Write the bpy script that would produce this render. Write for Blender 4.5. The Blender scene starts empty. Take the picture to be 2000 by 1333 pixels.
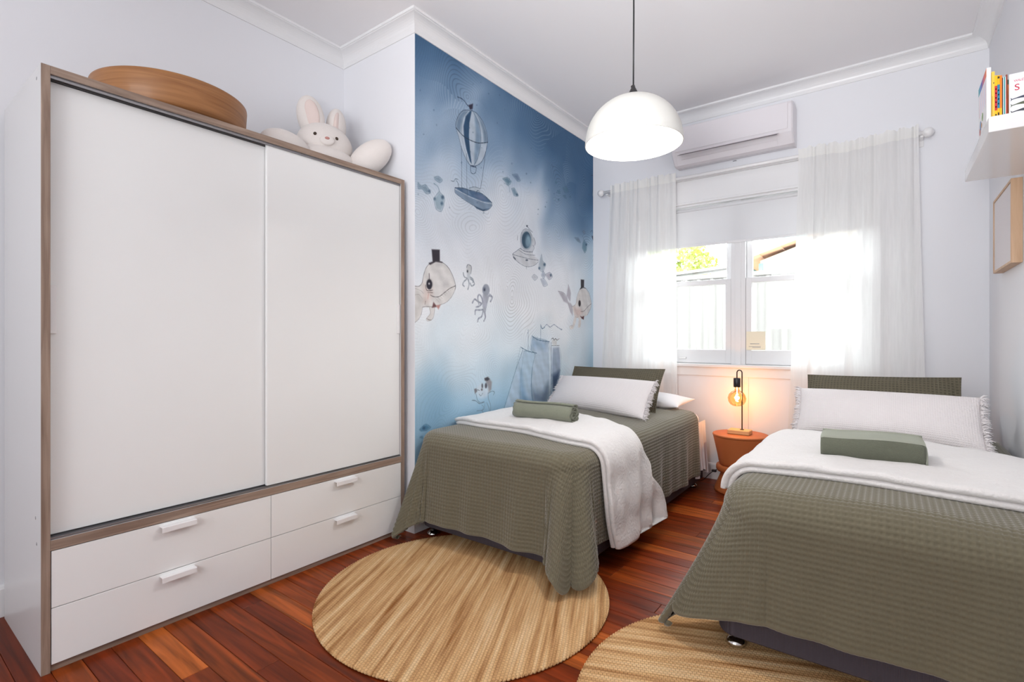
import bpy, bmesh, math, random
import numpy as np
from mathutils import Vector, Matrix

# ---------------------------------------------------------------- camera, sky, lights, exposure
SC = bpy.context.scene
COL = SC.collection
H = 1.132
YAW = math.radians(36.7)
cam_d = bpy.data.cameras.new('camera')
cam = bpy.data.objects.new('camera', cam_d)
COL.objects.link(cam)
cam.location = (0, 0, H)
cam.rotation_euler = (math.radians(90), 0, YAW)
cam_d.sensor_width = 36.0
cam_d.lens = 992.0 / 2000.0 * 36.0
cam_d.shift_y = -6.5 / 2000.0
cam_d.clip_start = 0.05
SC.camera = cam

world = bpy.data.worlds.new('overcast_sky')
SC.world = world
world.use_nodes = True
wn = world.node_tree.nodes
wl = world.node_tree.links
bg = wn['Background']
bg.inputs[0].default_value = (0.93, 0.97, 1.0, 1)
bg.inputs[1].default_value = 13.0

SC.view_settings.view_transform = 'Standard'
SC.view_settings.look = 'None'
SC.view_settings.gamma = 1.0
SC.view_settings.use_curve_mapping = False
SC.view_settings.exposure = 0.0

# big fill light added behind the camera to even the room; ceiling-bounced flash
def area(name, loc, aim, sx, sy, energy, color):
    l = bpy.data.lights.new(name, 'AREA')
    l.shape = 'RECTANGLE'
    l.size, l.size_y = sx, sy
    l.energy = energy
    l.color = color
    o = bpy.data.objects.new(name, l)
    COL.objects.link(o)
    o.location = loc
    o.rotation_euler = (Vector(aim) - Vector(loc)).to_track_quat('-Z', 'Y').to_euler()
    return o
area('rear_fill', (-.75, -2.25, 1.9), (-.45, 3.2, 2.3), 2.2, 1.2, 63.0, (.965, .985, 1.0))
area('bounce_flash', (-.30, -.45, 1.25), (-.75, 2.3, 3.0), .5, .5, 19.5, (.965, .985, 1.0)).data.spread = math.radians(85)

try:
    SC.cycles.max_bounces = 10
    SC.cycles.transparent_max_bounces = 16
    SC.cycles.caustics_reflective = False
    SC.cycles.caustics_refractive = False
    SC.cycles.sample_clamp_indirect = 6.0
except Exception:
    pass

rnd = random.Random(11)
rng = np.random.default_rng(7)
PI = math.pi

# ---------------------------------------------------------------- materials
def s2l(c):
    return tuple(((v / 255.0) / 12.92 if v / 255.0 <= 0.04045 else ((v / 255.0 + 0.055) / 1.055) ** 2.4) for v in c)

def mat(name, rgb, rough=0.6, metal=0.0, spec=0.5, coat=0.0, bump=None, vary=None, sheen=0.0):
    """principled material; rgb is sRGB 0..255; bump=(scale, strength, dist); vary=(scale, amount)"""
    m = bpy.data.materials.new(name)
    m.use_nodes = True
    nt = m.node_tree
    b = nt.nodes['Principled BSDF']
    c = s2l(rgb)
    b.inputs['Base Color'].default_value = (*c, 1)
    b.inputs['Roughness'].default_value = rough
    b.inputs['Metallic'].default_value = metal
    b.inputs['Specular IOR Level'].default_value = spec
    b.inputs['Coat Weight'].default_value = coat
    if sheen:
        b.inputs['Sheen Weight'].default_value = sheen
    tc = nt.nodes.new('ShaderNodeTexCoord')
    if vary:
        n = nt.nodes.new('ShaderNodeTexNoise')
        n.inputs['Scale'].default_value = vary[0]
        n.inputs['Detail'].default_value = 4
        nt.links.new(tc.outputs['Object'], n.inputs['Vector'])
        mx = nt.nodes.new('ShaderNodeMix')
        mx.data_type = 'RGBA'
        k = vary[1]
        mx.inputs[6].default_value = (*[max(0, v * (1 - k)) for v in c], 1)
        mx.inputs[7].default_value = (*[min(1, v * (1 + k)) for v in c], 1)
        nt.links.new(n.outputs['Fac'], mx.inputs[0])
        nt.links.new(mx.outputs[2], b.inputs['Base Color'])
    if bump:
        n = nt.nodes.new('ShaderNodeTexNoise')
        n.inputs['Scale'].default_value = bump[0]
        n.inputs['Detail'].default_value = 3
        nt.links.new(tc.outputs['Object'], n.inputs['Vector'])
        bp = nt.nodes.new('ShaderNodeBump')
        bp.inputs['Strength'].default_value = bump[1]
        bp.inputs['Distance'].default_value = bump[2]
        nt.links.new(n.outputs['Fac'], bp.inputs['Height'])
        nt.links.new(bp.outputs['Normal'], b.inputs['Normal'])
    return m

def wood(name, c1, c2, scale, axis, rough=0.5, spec=0.4, coat=0.0, use_obj_color=False):
    """wood grain stretched along axis (0,1,2); object coords"""
    m = bpy.data.materials.new(name)
    m.use_nodes = True
    nt = m.node_tree
    b = nt.nodes['Principled BSDF']
    b.inputs['Roughness'].default_value = rough
    b.inputs['Specular IOR Level'].default_value = spec
    b.inputs['Coat Weight'].default_value = coat
    b.inputs['Coat Roughness'].default_value = 0.12
    tc = nt.nodes.new('ShaderNodeTexCoord')
    oi = nt.nodes.new('ShaderNodeObjectInfo')
    ad = nt.nodes.new('ShaderNodeVectorMath')
    ad.operation = 'MULTIPLY_ADD'
    nt.links.new(oi.outputs['Location'], ad.inputs[0])
    ad.inputs[1].default_value = (3.7, 9.1, 5.3)
    nt.links.new(tc.outputs['Object'], ad.inputs[2])
    mp = nt.nodes.new('ShaderNodeMapping')
    sc = [scale] * 3
    if axis < 0:
        sc = [scale * .12, scale * .12, scale * 2.2]
    else:
        sc[axis] = scale * 0.06
    mp.inputs['Scale'].default_value = sc
    nt.links.new(ad.outputs[0], mp.inputs[0])
    n = nt.nodes.new('ShaderNodeTexNoise')
    n.inputs['Scale'].default_value = 1.0
    n.inputs['Detail'].default_value = 6
    n.inputs['Distortion'].default_value = 1.2
    nt.links.new(mp.outputs[0], n.inputs['Vector'])
    rp = nt.nodes.new('ShaderNodeValToRGB')
    rp.color_ramp.elements[0].position = 0.3
    rp.color_ramp.elements[1].position = 0.72
    rp.color_ramp.elements[0].color = (*s2l(c1), 1)
    rp.color_ramp.elements[1].color = (*s2l(c2), 1)
    nt.links.new(n.outputs['Fac'], rp.inputs[0])
    out = rp.outputs[0]
    if use_obj_color:
        mx = nt.nodes.new('ShaderNodeMix')
        mx.data_type = 'RGBA'
        mx.blend_type = 'MULTIPLY'
        mx.inputs[0].default_value = 1.0
        nt.links.new(out, mx.inputs[6])
        nt.links.new(oi.outputs['Color'], mx.inputs[7])
        out = mx.outputs[2]
    nt.links.new(out, b.inputs['Base Color'])
    bp = nt.nodes.new('ShaderNodeBump')
    bp.inputs['Strength'].default_value = 0.08
    bp.inputs['Distance'].default_value = 0.002
    nt.links.new(n.outputs['Fac'], bp.inputs['Height'])
    nt.links.new(bp.outputs['Normal'], b.inputs['Normal'])
    return m

def emit(name, rgb, strength):
    m = bpy.data.materials.new(name)
    m.use_nodes = True
    nt = m.node_tree
    nt.nodes.remove(nt.nodes['Principled BSDF'])
    e = nt.nodes.new('ShaderNodeEmission')
    e.inputs[0].default_value = (*rgb, 1)
    e.inputs[1].default_value = strength
    nt.links.new(e.outputs[0], nt.nodes['Material Output'].inputs[0])
    return m

def thin_glass(name, tint, gloss=0.08, rough=0.02):
    m = bpy.data.materials.new(name)
    m.use_nodes = True
    nt = m.node_tree
    nt.nodes.remove(nt.nodes['Principled BSDF'])
    t = nt.nodes.new('ShaderNodeBsdfTransparent')
    t.inputs[0].default_value = (*tint, 1)
    g = nt.nodes.new('ShaderNodeBsdfGlossy')
    g.inputs['Roughness'].default_value = rough
    lw = nt.nodes.new('ShaderNodeLayerWeight')
    lw.inputs[0].default_value = 0.25
    mth = nt.nodes.new('ShaderNodeMath')
    mth.operation = 'MULTIPLY_ADD'
    mth.inputs[1].default_value = 0.5
    mth.inputs[2].default_value = gloss * 0.4
    nt.links.new(lw.outputs['Fresnel'], mth.inputs[0])
    mx = nt.nodes.new('ShaderNodeMixShader')
    nt.links.new(mth.outputs[0], mx.inputs[0])
    nt.links.new(t.outputs[0], mx.inputs[1])
    nt.links.new(g.outputs[0], mx.inputs[2])
    nt.links.new(mx.outputs[0], nt.nodes['Material Output'].inputs[0])
    return m

def sheer(name, rgb, transparent, transl=0.5, vary=0.06):
    m = bpy.data.materials.new(name)
    m.use_nodes = True
    nt = m.node_tree
    nt.nodes.remove(nt.nodes['Principled BSDF'])
    c = (*s2l(rgb), 1)
    tc = nt.nodes.new('ShaderNodeTexCoord')
    mp = nt.nodes.new('ShaderNodeMapping')
    mp.inputs['Scale'].default_value = (60, 60, 4)
    nt.links.new(tc.outputs['Object'], mp.inputs[0])
    n = nt.nodes.new('ShaderNodeTexNoise')
    n.inputs['Scale'].default_value = 1.5
    nt.links.new(mp.outputs[0], n.inputs['Vector'])
    mr = nt.nodes.new('ShaderNodeMapRange')
    mr.inputs['To Min'].default_value = transparent - vary
    mr.inputs['To Max'].default_value = transparent + vary
    nt.links.new(n.outputs['Fac'], mr.inputs['Value'])
    t = nt.nodes.new('ShaderNodeBsdfTransparent')
    d = nt.nodes.new('ShaderNodeBsdfDiffuse')
    d.inputs[0].default_value = c
    tl = nt.nodes.new('ShaderNodeBsdfTranslucent')
    tl.inputs[0].default_value = c
    m1 = nt.nodes.new('ShaderNodeMixShader')
    m1.inputs[0].default_value = transl
    nt.links.new(d.outputs[0], m1.inputs[1])
    nt.links.new(tl.outputs[0], m1.inputs[2])
    m2 = nt.nodes.new('ShaderNodeMixShader')
    nt.links.new(mr.outputs[0], m2.inputs[0])
    nt.links.new(m1.outputs[0], m2.inputs[1])
    nt.links.new(t.outputs[0], m2.inputs[2])
    nt.links.new(m2.outputs[0], nt.nodes['Material Output'].inputs[0])
    return m

def woven(name, rgb, cell, rough=0.9, strength=0.6, dist=0.004, dark=0.75, uv=True, sheen=0.0):
    """square waffle / weave relief from UV in metres"""
    m = bpy.data.materials.new(name)
    m.use_nodes = True
    nt = m.node_tree
    L = nt.links
    b = nt.nodes['Principled BSDF']
    b.inputs['Roughness'].default_value = rough
    b.inputs['Specular IOR Level'].default_value = 0.15
    if sheen:
        b.inputs['Sheen Weight'].default_value = sheen
    tc = nt.nodes.new('ShaderNodeTexCoord')
    sp = nt.nodes.new('ShaderNodeSeparateXYZ')
    L.new(tc.outputs['UV' if uv else 'Object'], sp.inputs[0])
    hs = []
    for i in range(2):
        mu = nt.nodes.new('ShaderNodeMath')
        mu.operation = 'MULTIPLY'
        mu.inputs[1].default_value = 2 * PI / cell
        L.new(sp.outputs[i], mu.inputs[0])
        co = nt.nodes.new('ShaderNodeMath')
        co.operation = 'COSINE'
        L.new(mu.outputs[0], co.inputs[0])
        hs.append(co)
    mxm = nt.nodes.new('ShaderNodeMath')
    mxm.operation = 'MAXIMUM'
    L.new(hs[0].outputs[0], mxm.inputs[0])
    L.new(hs[1].outputs[0], mxm.inputs[1])
    bp = nt.nodes.new('ShaderNodeBump')
    bp.inputs['Strength'].default_value = strength
    bp.inputs['Distance'].default_value = dist
    L.new(mxm.outputs[0], bp.inputs['Height'])
    L.new(bp.outputs[0], b.inputs['Normal'])
    mr = nt.nodes.new('ShaderNodeMapRange')
    mr.inputs['From Min'].default_value = -1
    mr.inputs['From Max'].default_value = 1
    L.new(mxm.outputs[0], mr.inputs['Value'])
    mx = nt.nodes.new('ShaderNodeMix')
    mx.data_type = 'RGBA'
    c = s2l(rgb)
    mx.inputs[6].default_value = (*[v * dark for v in c], 1)  # hollow colour darkened to imitate shade between the raised threads
    mx.inputs[7].default_value = (*c, 1)
    L.new(mr.outputs[0], mx.inputs[0])
    L.new(mx.outputs[2], b.inputs['Base Color'])
    return m

M = {}
M['wall'] = mat('wall_paint', (236, 236, 240), 0.75, spec=0.3, bump=(180, 0.04, 0.001))
M['ceiling'] = mat('ceiling_paint', (240, 238, 240), 0.85, spec=0.2, bump=(120, 0.04, 0.001))
M['trim'] = mat('white_gloss_trim', (236, 235, 236), 0.35, spec=0.5)
M['laminate'] = mat('white_laminate', (241, 241, 240), 0.28, spec=0.5, vary=(3, 0.015))
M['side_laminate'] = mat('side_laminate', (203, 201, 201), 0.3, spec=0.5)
M['handle'] = mat('white_metal_pull', (240, 238, 238), 0.35, spec=0.5)
M['oak'] = wood('greyed_oak_edge', (126, 104, 90), (170, 148, 132), 40, 2, 0.55)
M['oak_y'] = wood('greyed_oak_edge_long', (126, 104, 90), (170, 148, 132), 40, 1, 0.55)
M['track'] = mat('aluminium_track', (150, 148, 150), 0.35, metal=0.8)
M['dark'] = mat('dark_gap', (34, 30, 30), 0.8)
M['board'] = wood('jarrah_board', (150, 146, 142), (255, 248, 240), 26, 0, 0.32, 0.13, 0.0, True)
M['subfloor'] = mat('dark_subfloor', (40, 18, 10), 0.8)
M['black'] = mat('black_plastic', (26, 25, 27), 0.4)
M['blackmetal'] = mat('black_metal', (30, 26, 24), 0.35, metal=0.4)
M['chrome'] = mat('chrome', (210, 208, 205), 0.12, metal=1.0)
M['olive'] = mat('olive_waffle_cotton', (109, 103, 85), 0.95, spec=0.1, vary=(9, 0.05), sheen=0.45)
M['olive_pillow'] = woven('olive_waffle_pillow', (108, 102, 86), 0.017, dark=0.6)
M['base_fabric'] = woven('charcoal_upholstery', (82, 76, 84), 0.004, dark=0.55, uv=False, dist=0.001)
M['sheet'] = mat('white_sheet', (236, 232, 234), 0.85, spec=0.15, bump=(14, 0.25, 0.01))
M['throw'] = mat('white_plush_throw', (233, 229, 227), 0.95, spec=0.1, bump=(75, 0.55, 0.008), vary=(40, 0.03), sheen=0.3)
M['knit'] = woven('white_knit_cotton', (238, 232, 232), 0.009, strength=0.4, dist=0.0025, dark=0.97)
M['fringe'] = mat('white_fringe', (240, 235, 236), 0.9, spec=0.1)
M['towel'] = mat('sage_terry_towel', (132, 135, 119), 0.95, spec=0.05, bump=(420, 0.8, 0.003), vary=(160, 0.12), sheen=0.3)
M['towel_dark'] = mat('deep_sage_terry', (104, 107, 93), 0.95, spec=0.05, bump=(420, 0.8, 0.003), vary=(160, 0.12), sheen=0.2)
M['towel_band'] = mat('sage_flat_band', (160, 163, 150), 0.8, spec=0.1, bump=(60, 0.1, 0.002))
M['terracotta'] = mat('terracotta_lacquer', (186, 106, 60), 0.5, spec=0.35, vary=(6, 0.05))
M['pine'] = wood('pale_wood_block', (206, 160, 106), (232, 192, 140), 60, 0, 0.5)
M['tray_wood'] = wood('honey_wood', (138, 90, 50), (176, 122, 74), 18, -1, 0.45, 0.4, 0.1)
M['frame_wood'] = wood('light_oak_frame', (186, 150, 118), (212, 178, 146), 40, 2, 0.5)
M['shade'] = mat('white_enamel_shade', (212, 210, 204), 0.4, spec=0.4)
M['ac'] = mat('white_ac_plastic', (233, 228, 232), 0.35, spec=0.5)
M['ac_line'] = mat('grey_slot', (120, 112, 116), 0.6)
M['grey_print'] = mat('grey_print', (150, 150, 154), 0.6)
M['glass'] = thin_glass('window_glass', (0.96, 0.98, 0.97))
M['amber'] = thin_glass('amber_bulb_glass', (1.0, 0.80, 0.52), 0.12)
M['curtain'] = sheer('sheer_white_voile', (252, 251, 250), 0.16, 0.42)
M['heading'] = sheer('curtain_heading_tape', (251, 250, 247), 0.07, 0.32)
M['blind'] = sheer('blockout_blind', (238, 238, 240), 0.012, 0.12, 0.004)
M['plush'] = mat('cream_plush', (232, 224, 219), 0.95, spec=0.05, bump=(220, 0.4, 0.003), sheen=0.3)
M['plush_ear'] = mat('pink_plush_lining', (230, 212, 206), 0.95, spec=0.05, bump=(220, 0.4, 0.003))
M['felt'] = mat('dark_brown_felt', (70, 56, 46), 0.9)
M['rose_felt'] = mat('rose_felt', (196, 140, 132), 0.9)
M['paper'] = mat('cream_paper', (244, 238, 216), 0.8)
M['canvas'] = mat('white_textured_canvas', (226, 220, 222), 0.9, bump=(140, 0.6, 0.004))
M['fence'] = mat('pale_grey_steel_sheet', (127, 124, 121), 0.5, spec=0.3)
M['render_wall'] = mat('cream_render', (176, 171, 160), 0.8)
M['roof_tile'] = mat('terracotta_roof', (222, 172, 140), 0.8)
M['gutter'] = mat('pale_teal_gutter', (120, 158, 158), 0.5)
M['leaf'] = mat('green_leaves', (160, 172, 86), 0.7, vary=(4, 0.3))
M['bark'] = mat('bark', (120, 100, 80), 0.9)
M['yard'] = mat('pale_concrete', (170, 168, 162), 0.9, vary=(2, 0.06))
M['pages'] = mat('book_pages', (240, 234, 220), 0.8)

# jute
def jute(name, ang, off):
    m = bpy.data.materials.new(name)
    m.use_nodes = True
    nt = m.node_tree
    L = nt.links
    b = nt.nodes['Principled BSDF']
    b.inputs['Roughness'].default_value = 0.95
    b.inputs['Specular IOR Level'].default_value = 0.1
    tc = nt.nodes.new('ShaderNodeTexCoord')
    mp = nt.nodes.new('ShaderNodeMapping')
    mp.inputs['Rotation'].default_value = (0, 0, ang)
    mp.inputs['Location'].default_value = (off, off * .7, 0)
    L.new(tc.outputs['Object'], mp.inputs[0])
    # streaks along local x
    m2 = nt.nodes.new('ShaderNodeMapping')
    m2.inputs['Scale'].default_value = (1.6, 34, 1)
    L.new(mp.outputs[0], m2.inputs[0])
    n1 = nt.nodes.new('ShaderNodeTexNoise')
    n1.inputs['Scale'].default_value = 1.0
    n1.inputs['Detail'].default_value = 5
    L.new(m2.outputs[0], n1.inputs['Vector'])
    rp = nt.nodes.new('ShaderNodeValToRGB')
    e = rp.color_ramp.elements
    e[0].position = 0.28
    e[0].color = (*s2l((152, 100, 54)), 1)
    e[1].position = 0.75
    e[1].color = (*s2l((240, 210, 166)), 1)
    k = rp.color_ramp.elements.new(0.5)
    k.color = (*s2l((214, 170, 120)), 1)
    L.new(n1.outputs['Fac'], rp.inputs[0])
    n2 = nt.nodes.new('ShaderNodeTexNoise')
    n2.inputs['Scale'].default_value = 240
    L.new(mp.outputs[0], n2.inputs['Vector'])
    # weave : strands across, offset bobbles
    br = nt.nodes.new('ShaderNodeTexBrick')
    br.inputs['Scale'].default_value = 1.0
    br.inputs['Brick Width'].default_value = 0.0135
    br.inputs['Row Height'].default_value = 0.0120
    br.inputs['Mortar Size'].default_value = 0.0019
    br.inputs['Mortar Smooth'].default_value = 1.0
    br.inputs['Color1'].default_value = (1, 1, 1, 1)
    br.inputs['Color2'].default_value = (.82, .82, .82, 1)
    br.inputs['Mortar'].default_value = (.3, .3, .3, 1)
    L.new(mp.outputs[0], br.inputs['Vector'])
    mx = nt.nodes.new('ShaderNodeMix')
    mx.data_type = 'RGBA'
    mx.blend_type = 'MULTIPLY'
    mx.inputs[0].default_value = 0.42
    L.new(rp.outputs[0], mx.inputs[6])
    L.new(br.outputs[0], mx.inputs[7])
    mx2 = nt.nodes.new('ShaderNodeMix')
    mx2.data_type = 'RGBA'
    mx2.blend_type = 'OVERLAY'
    mx2.inputs[0].default_value = 0.35
    L.new(mx.outputs[2], mx2.inputs[6])
    L.new(n2.outputs['Fac'], mx2.inputs[7])
    L.new(mx2.outputs[2], b.inputs['Base Color'])
    bp = nt.nodes.new('ShaderNodeBump')
    bp.inputs['Strength'].default_value = 0.7
    bp.inputs['Distance'].default_value = 0.004
    L.new(br.outputs[0], bp.inputs['Height'])
    L.new(bp.outputs[0], b.inputs['Normal'])
    return m

# ---------------------------------------------------------------- mesh helpers
class MB:
    """collects shapes and links them as ONE mesh object"""
    def __init__(s):
        s.v = []
        s.f = []
        s.sm = []

    def add(s, vs, fs, smooth=False):
        o = len(s.v)
        s.v += [tuple(map(float, p)) for p in vs]
        for f in fs:
            s.f.append(tuple(i + o for i in f))
            s.sm.append(smooth)
        return s

    def box(s, x0, x1, y0, y1, z0, z1):
        return s.add([(x0, y0, z0), (x1, y0, z0), (x1, y1, z0), (x0, y1, z0), (x0, y0, z1), (x1, y0, z1), (x1, y1, z1), (x0, y1, z1)],
                     [(0, 3, 2, 1), (4, 5, 6, 7), (0, 1, 5, 4), (1, 2, 6, 5), (2, 3, 7, 6), (3, 0, 4, 7)])

    def rbox(s, x0, x1, y0, y1, z0, z1, r, e):
        """box with rounded upright edges (radius r) and softened rims (e)"""
        def ring(i):
            o = []
            for cx, cy, a0 in ((x1 - r, y1 - r, 0), (x0 + r, y1 - r, 90), (x0 + r, y0 + r, 180), (x1 - r, y0 + r, 270)):
                for k in range(9):
                    t = math.radians(a0 + 90 * k / 8)
                    o.append((cx + (r - i) * math.cos(t), cy + (r - i) * math.sin(t)))
            return o
        lv = []
        for k in range(6):
            t = PI / 2 * k / 5
            lv.append((e * (1 - math.sin(t)), z0 + e * (1 - math.cos(t))))
        lv += [(i, z1 - (z - z0)) for i, z in reversed(lv)]
        vs = []
        for i, z in lv:
            vs += [(x, y, z) for x, y in ring(i)]
        n = 36
        fs = [(q * n + k, q * n + (k + 1) % n, (q + 1) * n + (k + 1) % n, (q + 1) * n + k) for q in range(len(lv) - 1) for k in range(n)]
        s.add(vs, fs, True)
        return s.add(vs, [tuple(reversed(range(n))), tuple(range((len(lv) - 1) * n, len(lv) * n))], True)

    def bbox(s, x0, x1, y0, y1, z0, z1, c=0.002):
        """box with chamfered edges on all sides"""
        bm = bmesh.new()
        bmesh.ops.create_cube(bm, size=1)
        for v in bm.verts:
            v.co = ((x0 + x1) / 2 + v.co.x * (x1 - x0), (y0 + y1) / 2 + v.co.y * (y1 - y0), (z0 + z1) / 2 + v.co.z * (z1 - z0))
        c = min(c, 0.45 * min(abs(x1 - x0), abs(y1 - y0), abs(z1 - z0)))
        bmesh.ops.bevel(bm, geom=bm.edges[:], offset=c, segments=2, affect='EDGES', profile=0.5)
        bm.verts.index_update()
        s.add([v.co[:] for v in bm.verts], [[v.index for v in f.verts] for f in bm.faces], False)
        bm.free()
        return s

    def lathe(s, prof, n=48, c=(0, 0, 0), cap=True):
        """prof: list of (r, z)"""
        vs = []
        for r, z in prof:
            for k in range(n):
                a = 2 * PI * k / n
                vs.append((c[0] + r * math.cos(a), c[1] + r * math.sin(a), c[2] + z))
        fs = []
        for i in range(len(prof) - 1):
            for k in range(n):
                k2 = (k + 1) % n
                fs.append((i * n + k, i * n + k2, (i + 1) * n + k2, (i + 1) * n + k))
        s.add(vs, fs, True)
        if cap:
            if prof[0][0] > 1e-6:
                s.add(vs[:n], [tuple(reversed(range(n)))])
            if prof[-1][0] > 1e-6:
                s.add(vs[-n:], [tuple(range(n))])
        return s

    def tube(s, pts, r, n=10, cap=True):
        pts = [Vector(p) for p in pts]
        rr = r if isinstance(r, (list, tuple)) else [r] * len(pts)
        vs = []
        up = Vector((0, 0, 1))
        prev = None
        for i, p in enumerate(pts):
            d = (pts[min(i + 1, len(pts) - 1)] - pts[max(i - 1, 0)]).normalized()
            if prev is None:
                a = d.cross(up)
                if a.length < 1e-4:
                    a = d.cross(Vector((1, 0, 0)))
            else:
                a = prev - d * prev.dot(d)
            a.normalize()
            prev = a
            b = d.cross(a)
            for k in range(n):
                t = 2 * PI * k / n
                vs.append(p + (a * math.cos(t) + b * math.sin(t)) * rr[i])
        fs = []
        for i in range(len(pts) - 1):
            for k in range(n):
                k2 = (k + 1) % n
                fs.append((i * n + k, i * n + k2, (i + 1) * n + k2, (i + 1) * n + k))
        if cap:
            fs.append(tuple(reversed(range(n))))
            fs.append(tuple((len(pts) - 1) * n + k for k in range(n)))
        return s.add(vs, fs, True)

    def extrude(s, prof, a0, a1, axis, smooth=False):
        """closed 2D profile swept straight along axis 0/1/2 (profile coords are the other two axes in order)"""
        n = len(prof)
        vs = []
        for a in (a0, a1):
            for p, q in prof:
                vs.append((a, p, q) if axis == 0 else (p, a, q) if axis == 1 else (p, q, a))
        fs = [(k, (k + 1) % n, n + (k + 1) % n, n + k) for k in range(n)]
        s.add(vs, fs, smooth)
        s.add(vs, [tuple(reversed(range(n))), tuple(range(n, 2 * n))])
        return s

    def ellipsoid(s, c, r, nu=28, nv=18, rot=None):
        vs = []
        for i in range(nv + 1):
            th = PI * i / nv
            for k in range(nu):
                ph = 2 * PI * k / nu
                p = Vector((r[0] * math.sin(th) * math.cos(ph), r[1] * math.sin(th) * math.sin(ph), r[2] * math.cos(th)))
                if rot is not None:
                    p = rot @ p
                vs.append((c[0] + p.x, c[1] + p.y, c[2] + p.z))
        fs = []
        for i in range(nv):
            for k in range(nu):
                k2 = (k + 1) % nu
                fs.append((i * nu + k, (i + 1) * nu + k, (i + 1) * nu + k2, i * nu + k2))
        return s.add(vs, fs, True)

    def build(s, name, material, parent=None, loc=None, recalc=True):
        me = bpy.data.meshes.new(name)
        me.from_pydata(s.v, [], s.f)
        me.polygons.foreach_set('use_smooth', s.sm)
        if recalc:
            bm = bmesh.new()
            bm.from_mesh(me)
            bmesh.ops.remove_doubles(bm, verts=bm.verts, dist=1e-6)
            bmesh.ops.recalc_face_normals(bm, faces=bm.faces)
            bm.to_mesh(me)
            bm.free()
        me.materials.append(material)
        return link(name, me, parent, loc)


def link(name, me, parent=None, loc=None):
    o = bpy.data.objects.new(name, me)
    COL.objects.link(o)
    if loc is not None:           # vertices are world coordinates: move the origin to loc
        me.transform(Matrix.Translation(-Vector(loc)))
        if parent is not None and parent.parent is None:
            o.location = Vector(loc) - parent.location
        else:
            o.location = loc
        if parent is not None:
            o.parent = parent
    elif parent is not None:
        o.parent = parent
        base = parent.location.copy()
        if parent.parent is not None:
            base += parent.parent.location
        me.transform(Matrix.Translation(-base))
    return o

def tag(o, label=None, cat=None, group=None, kind=None):
    if label:
        o['label'] = label
    if cat:
        o['category'] = cat
    if group:
        o['group'] = group
    if kind:
        o['kind'] = kind
    return o

def thing(name, loc, label, cat, group=None):
    o = bpy.data.objects.new(name, None)
    COL.objects.link(o)
    o.location = loc
    o.empty_display_size = 0.1
    return tag(o, label, cat, group)

def grid_mesh(name, X, Y, Z, material, parent=None, uv=None, loc=None, smooth=True, wrap=False, caps=False):
    """grid of points (n,m arrays) -> mesh"""
    n, m = X.shape
    co = np.stack([X, Y, Z], -1).reshape(-1, 3).astype(np.float32)
    wrap = wrap or caps
    i, j = np.meshgrid(np.arange(n - 1), np.arange(m if wrap else m - 1), indexing='ij')
    j2 = (j + 1) % m
    q = np.stack([i * m + j, i * m + j2, (i + 1) * m + j2, (i + 1) * m + j], -1).reshape(-1, 4)
    me = bpy.data.meshes.new(name)
    me.vertices.add(len(co))
    me.vertices.foreach_set('co', co.ravel())
    me.loops.add(q.size)
    me.loops.foreach_set('vertex_index', q.ravel().astype(np.int32))
    me.polygons.add(len(q))
    me.polygons.foreach_set('loop_start', np.arange(0, q.size, 4, dtype=np.int32))
    me.polygons.foreach_set('loop_total', np.full(len(q), 4, dtype=np.int32))
    me.update(calc_edges=True)
    me.polygons.foreach_set('use_smooth', np.full(len(q), smooth))
    if uv is not None:
        l = me.uv_layers.new(name='UVMap')
        U = np.stack([uv[0], uv[1]], -1).reshape(-1, 2)
        l.data.foreach_set('uv', U[q.ravel()].astype(np.float32).ravel())
    if caps:
        bm = bmesh.new()
        bm.from_mesh(me)
        bm.verts.ensure_lookup_table()
        for r in (0, n - 1):
            for k in range(m // 2 - 1 + m % 2):
                q_ = [r * m + k, r * m + k + 1, r * m + m - 2 - k, r * m + m - 1 - k]
                q_ = list(dict.fromkeys(q_))
                try:
                    bm.faces.new([bm.verts[c] for c in q_]).smooth = smooth
                except Exception:
                    pass
        bmesh.ops.recalc_face_normals(bm, faces=bm.faces)
        bm.to_mesh(me)
        bm.free()
    me.materials.append(material)
    me.validate()
    return link(name, me, parent, loc)

_ph = rng.uniform(0, 6.28, 64)
def wob(a, b, f, seed):
    """cheap smooth noise of two coords"""
    r = 0
    for k in range(4):
        p = _ph[(seed * 4 + k) % 64]
        q = _ph[(seed * 7 + k * 3 + 5) % 64]
        ang = p * 1.7
        r = r + np.sin((a * math.cos(ang) + b * math.sin(ang)) * f * (1 + .45 * k) + q) / (1 + .5 * k)
    return r / 2.2

# ---------------------------------------------------------------- room shell
XL, XM, XR = -2.90, -2.22, 0.485
YB, YN, YF = 4.24, 2.03, -2.4      # window wall, chimney-breast face, open end behind the camera
ZC = 2.99

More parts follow.
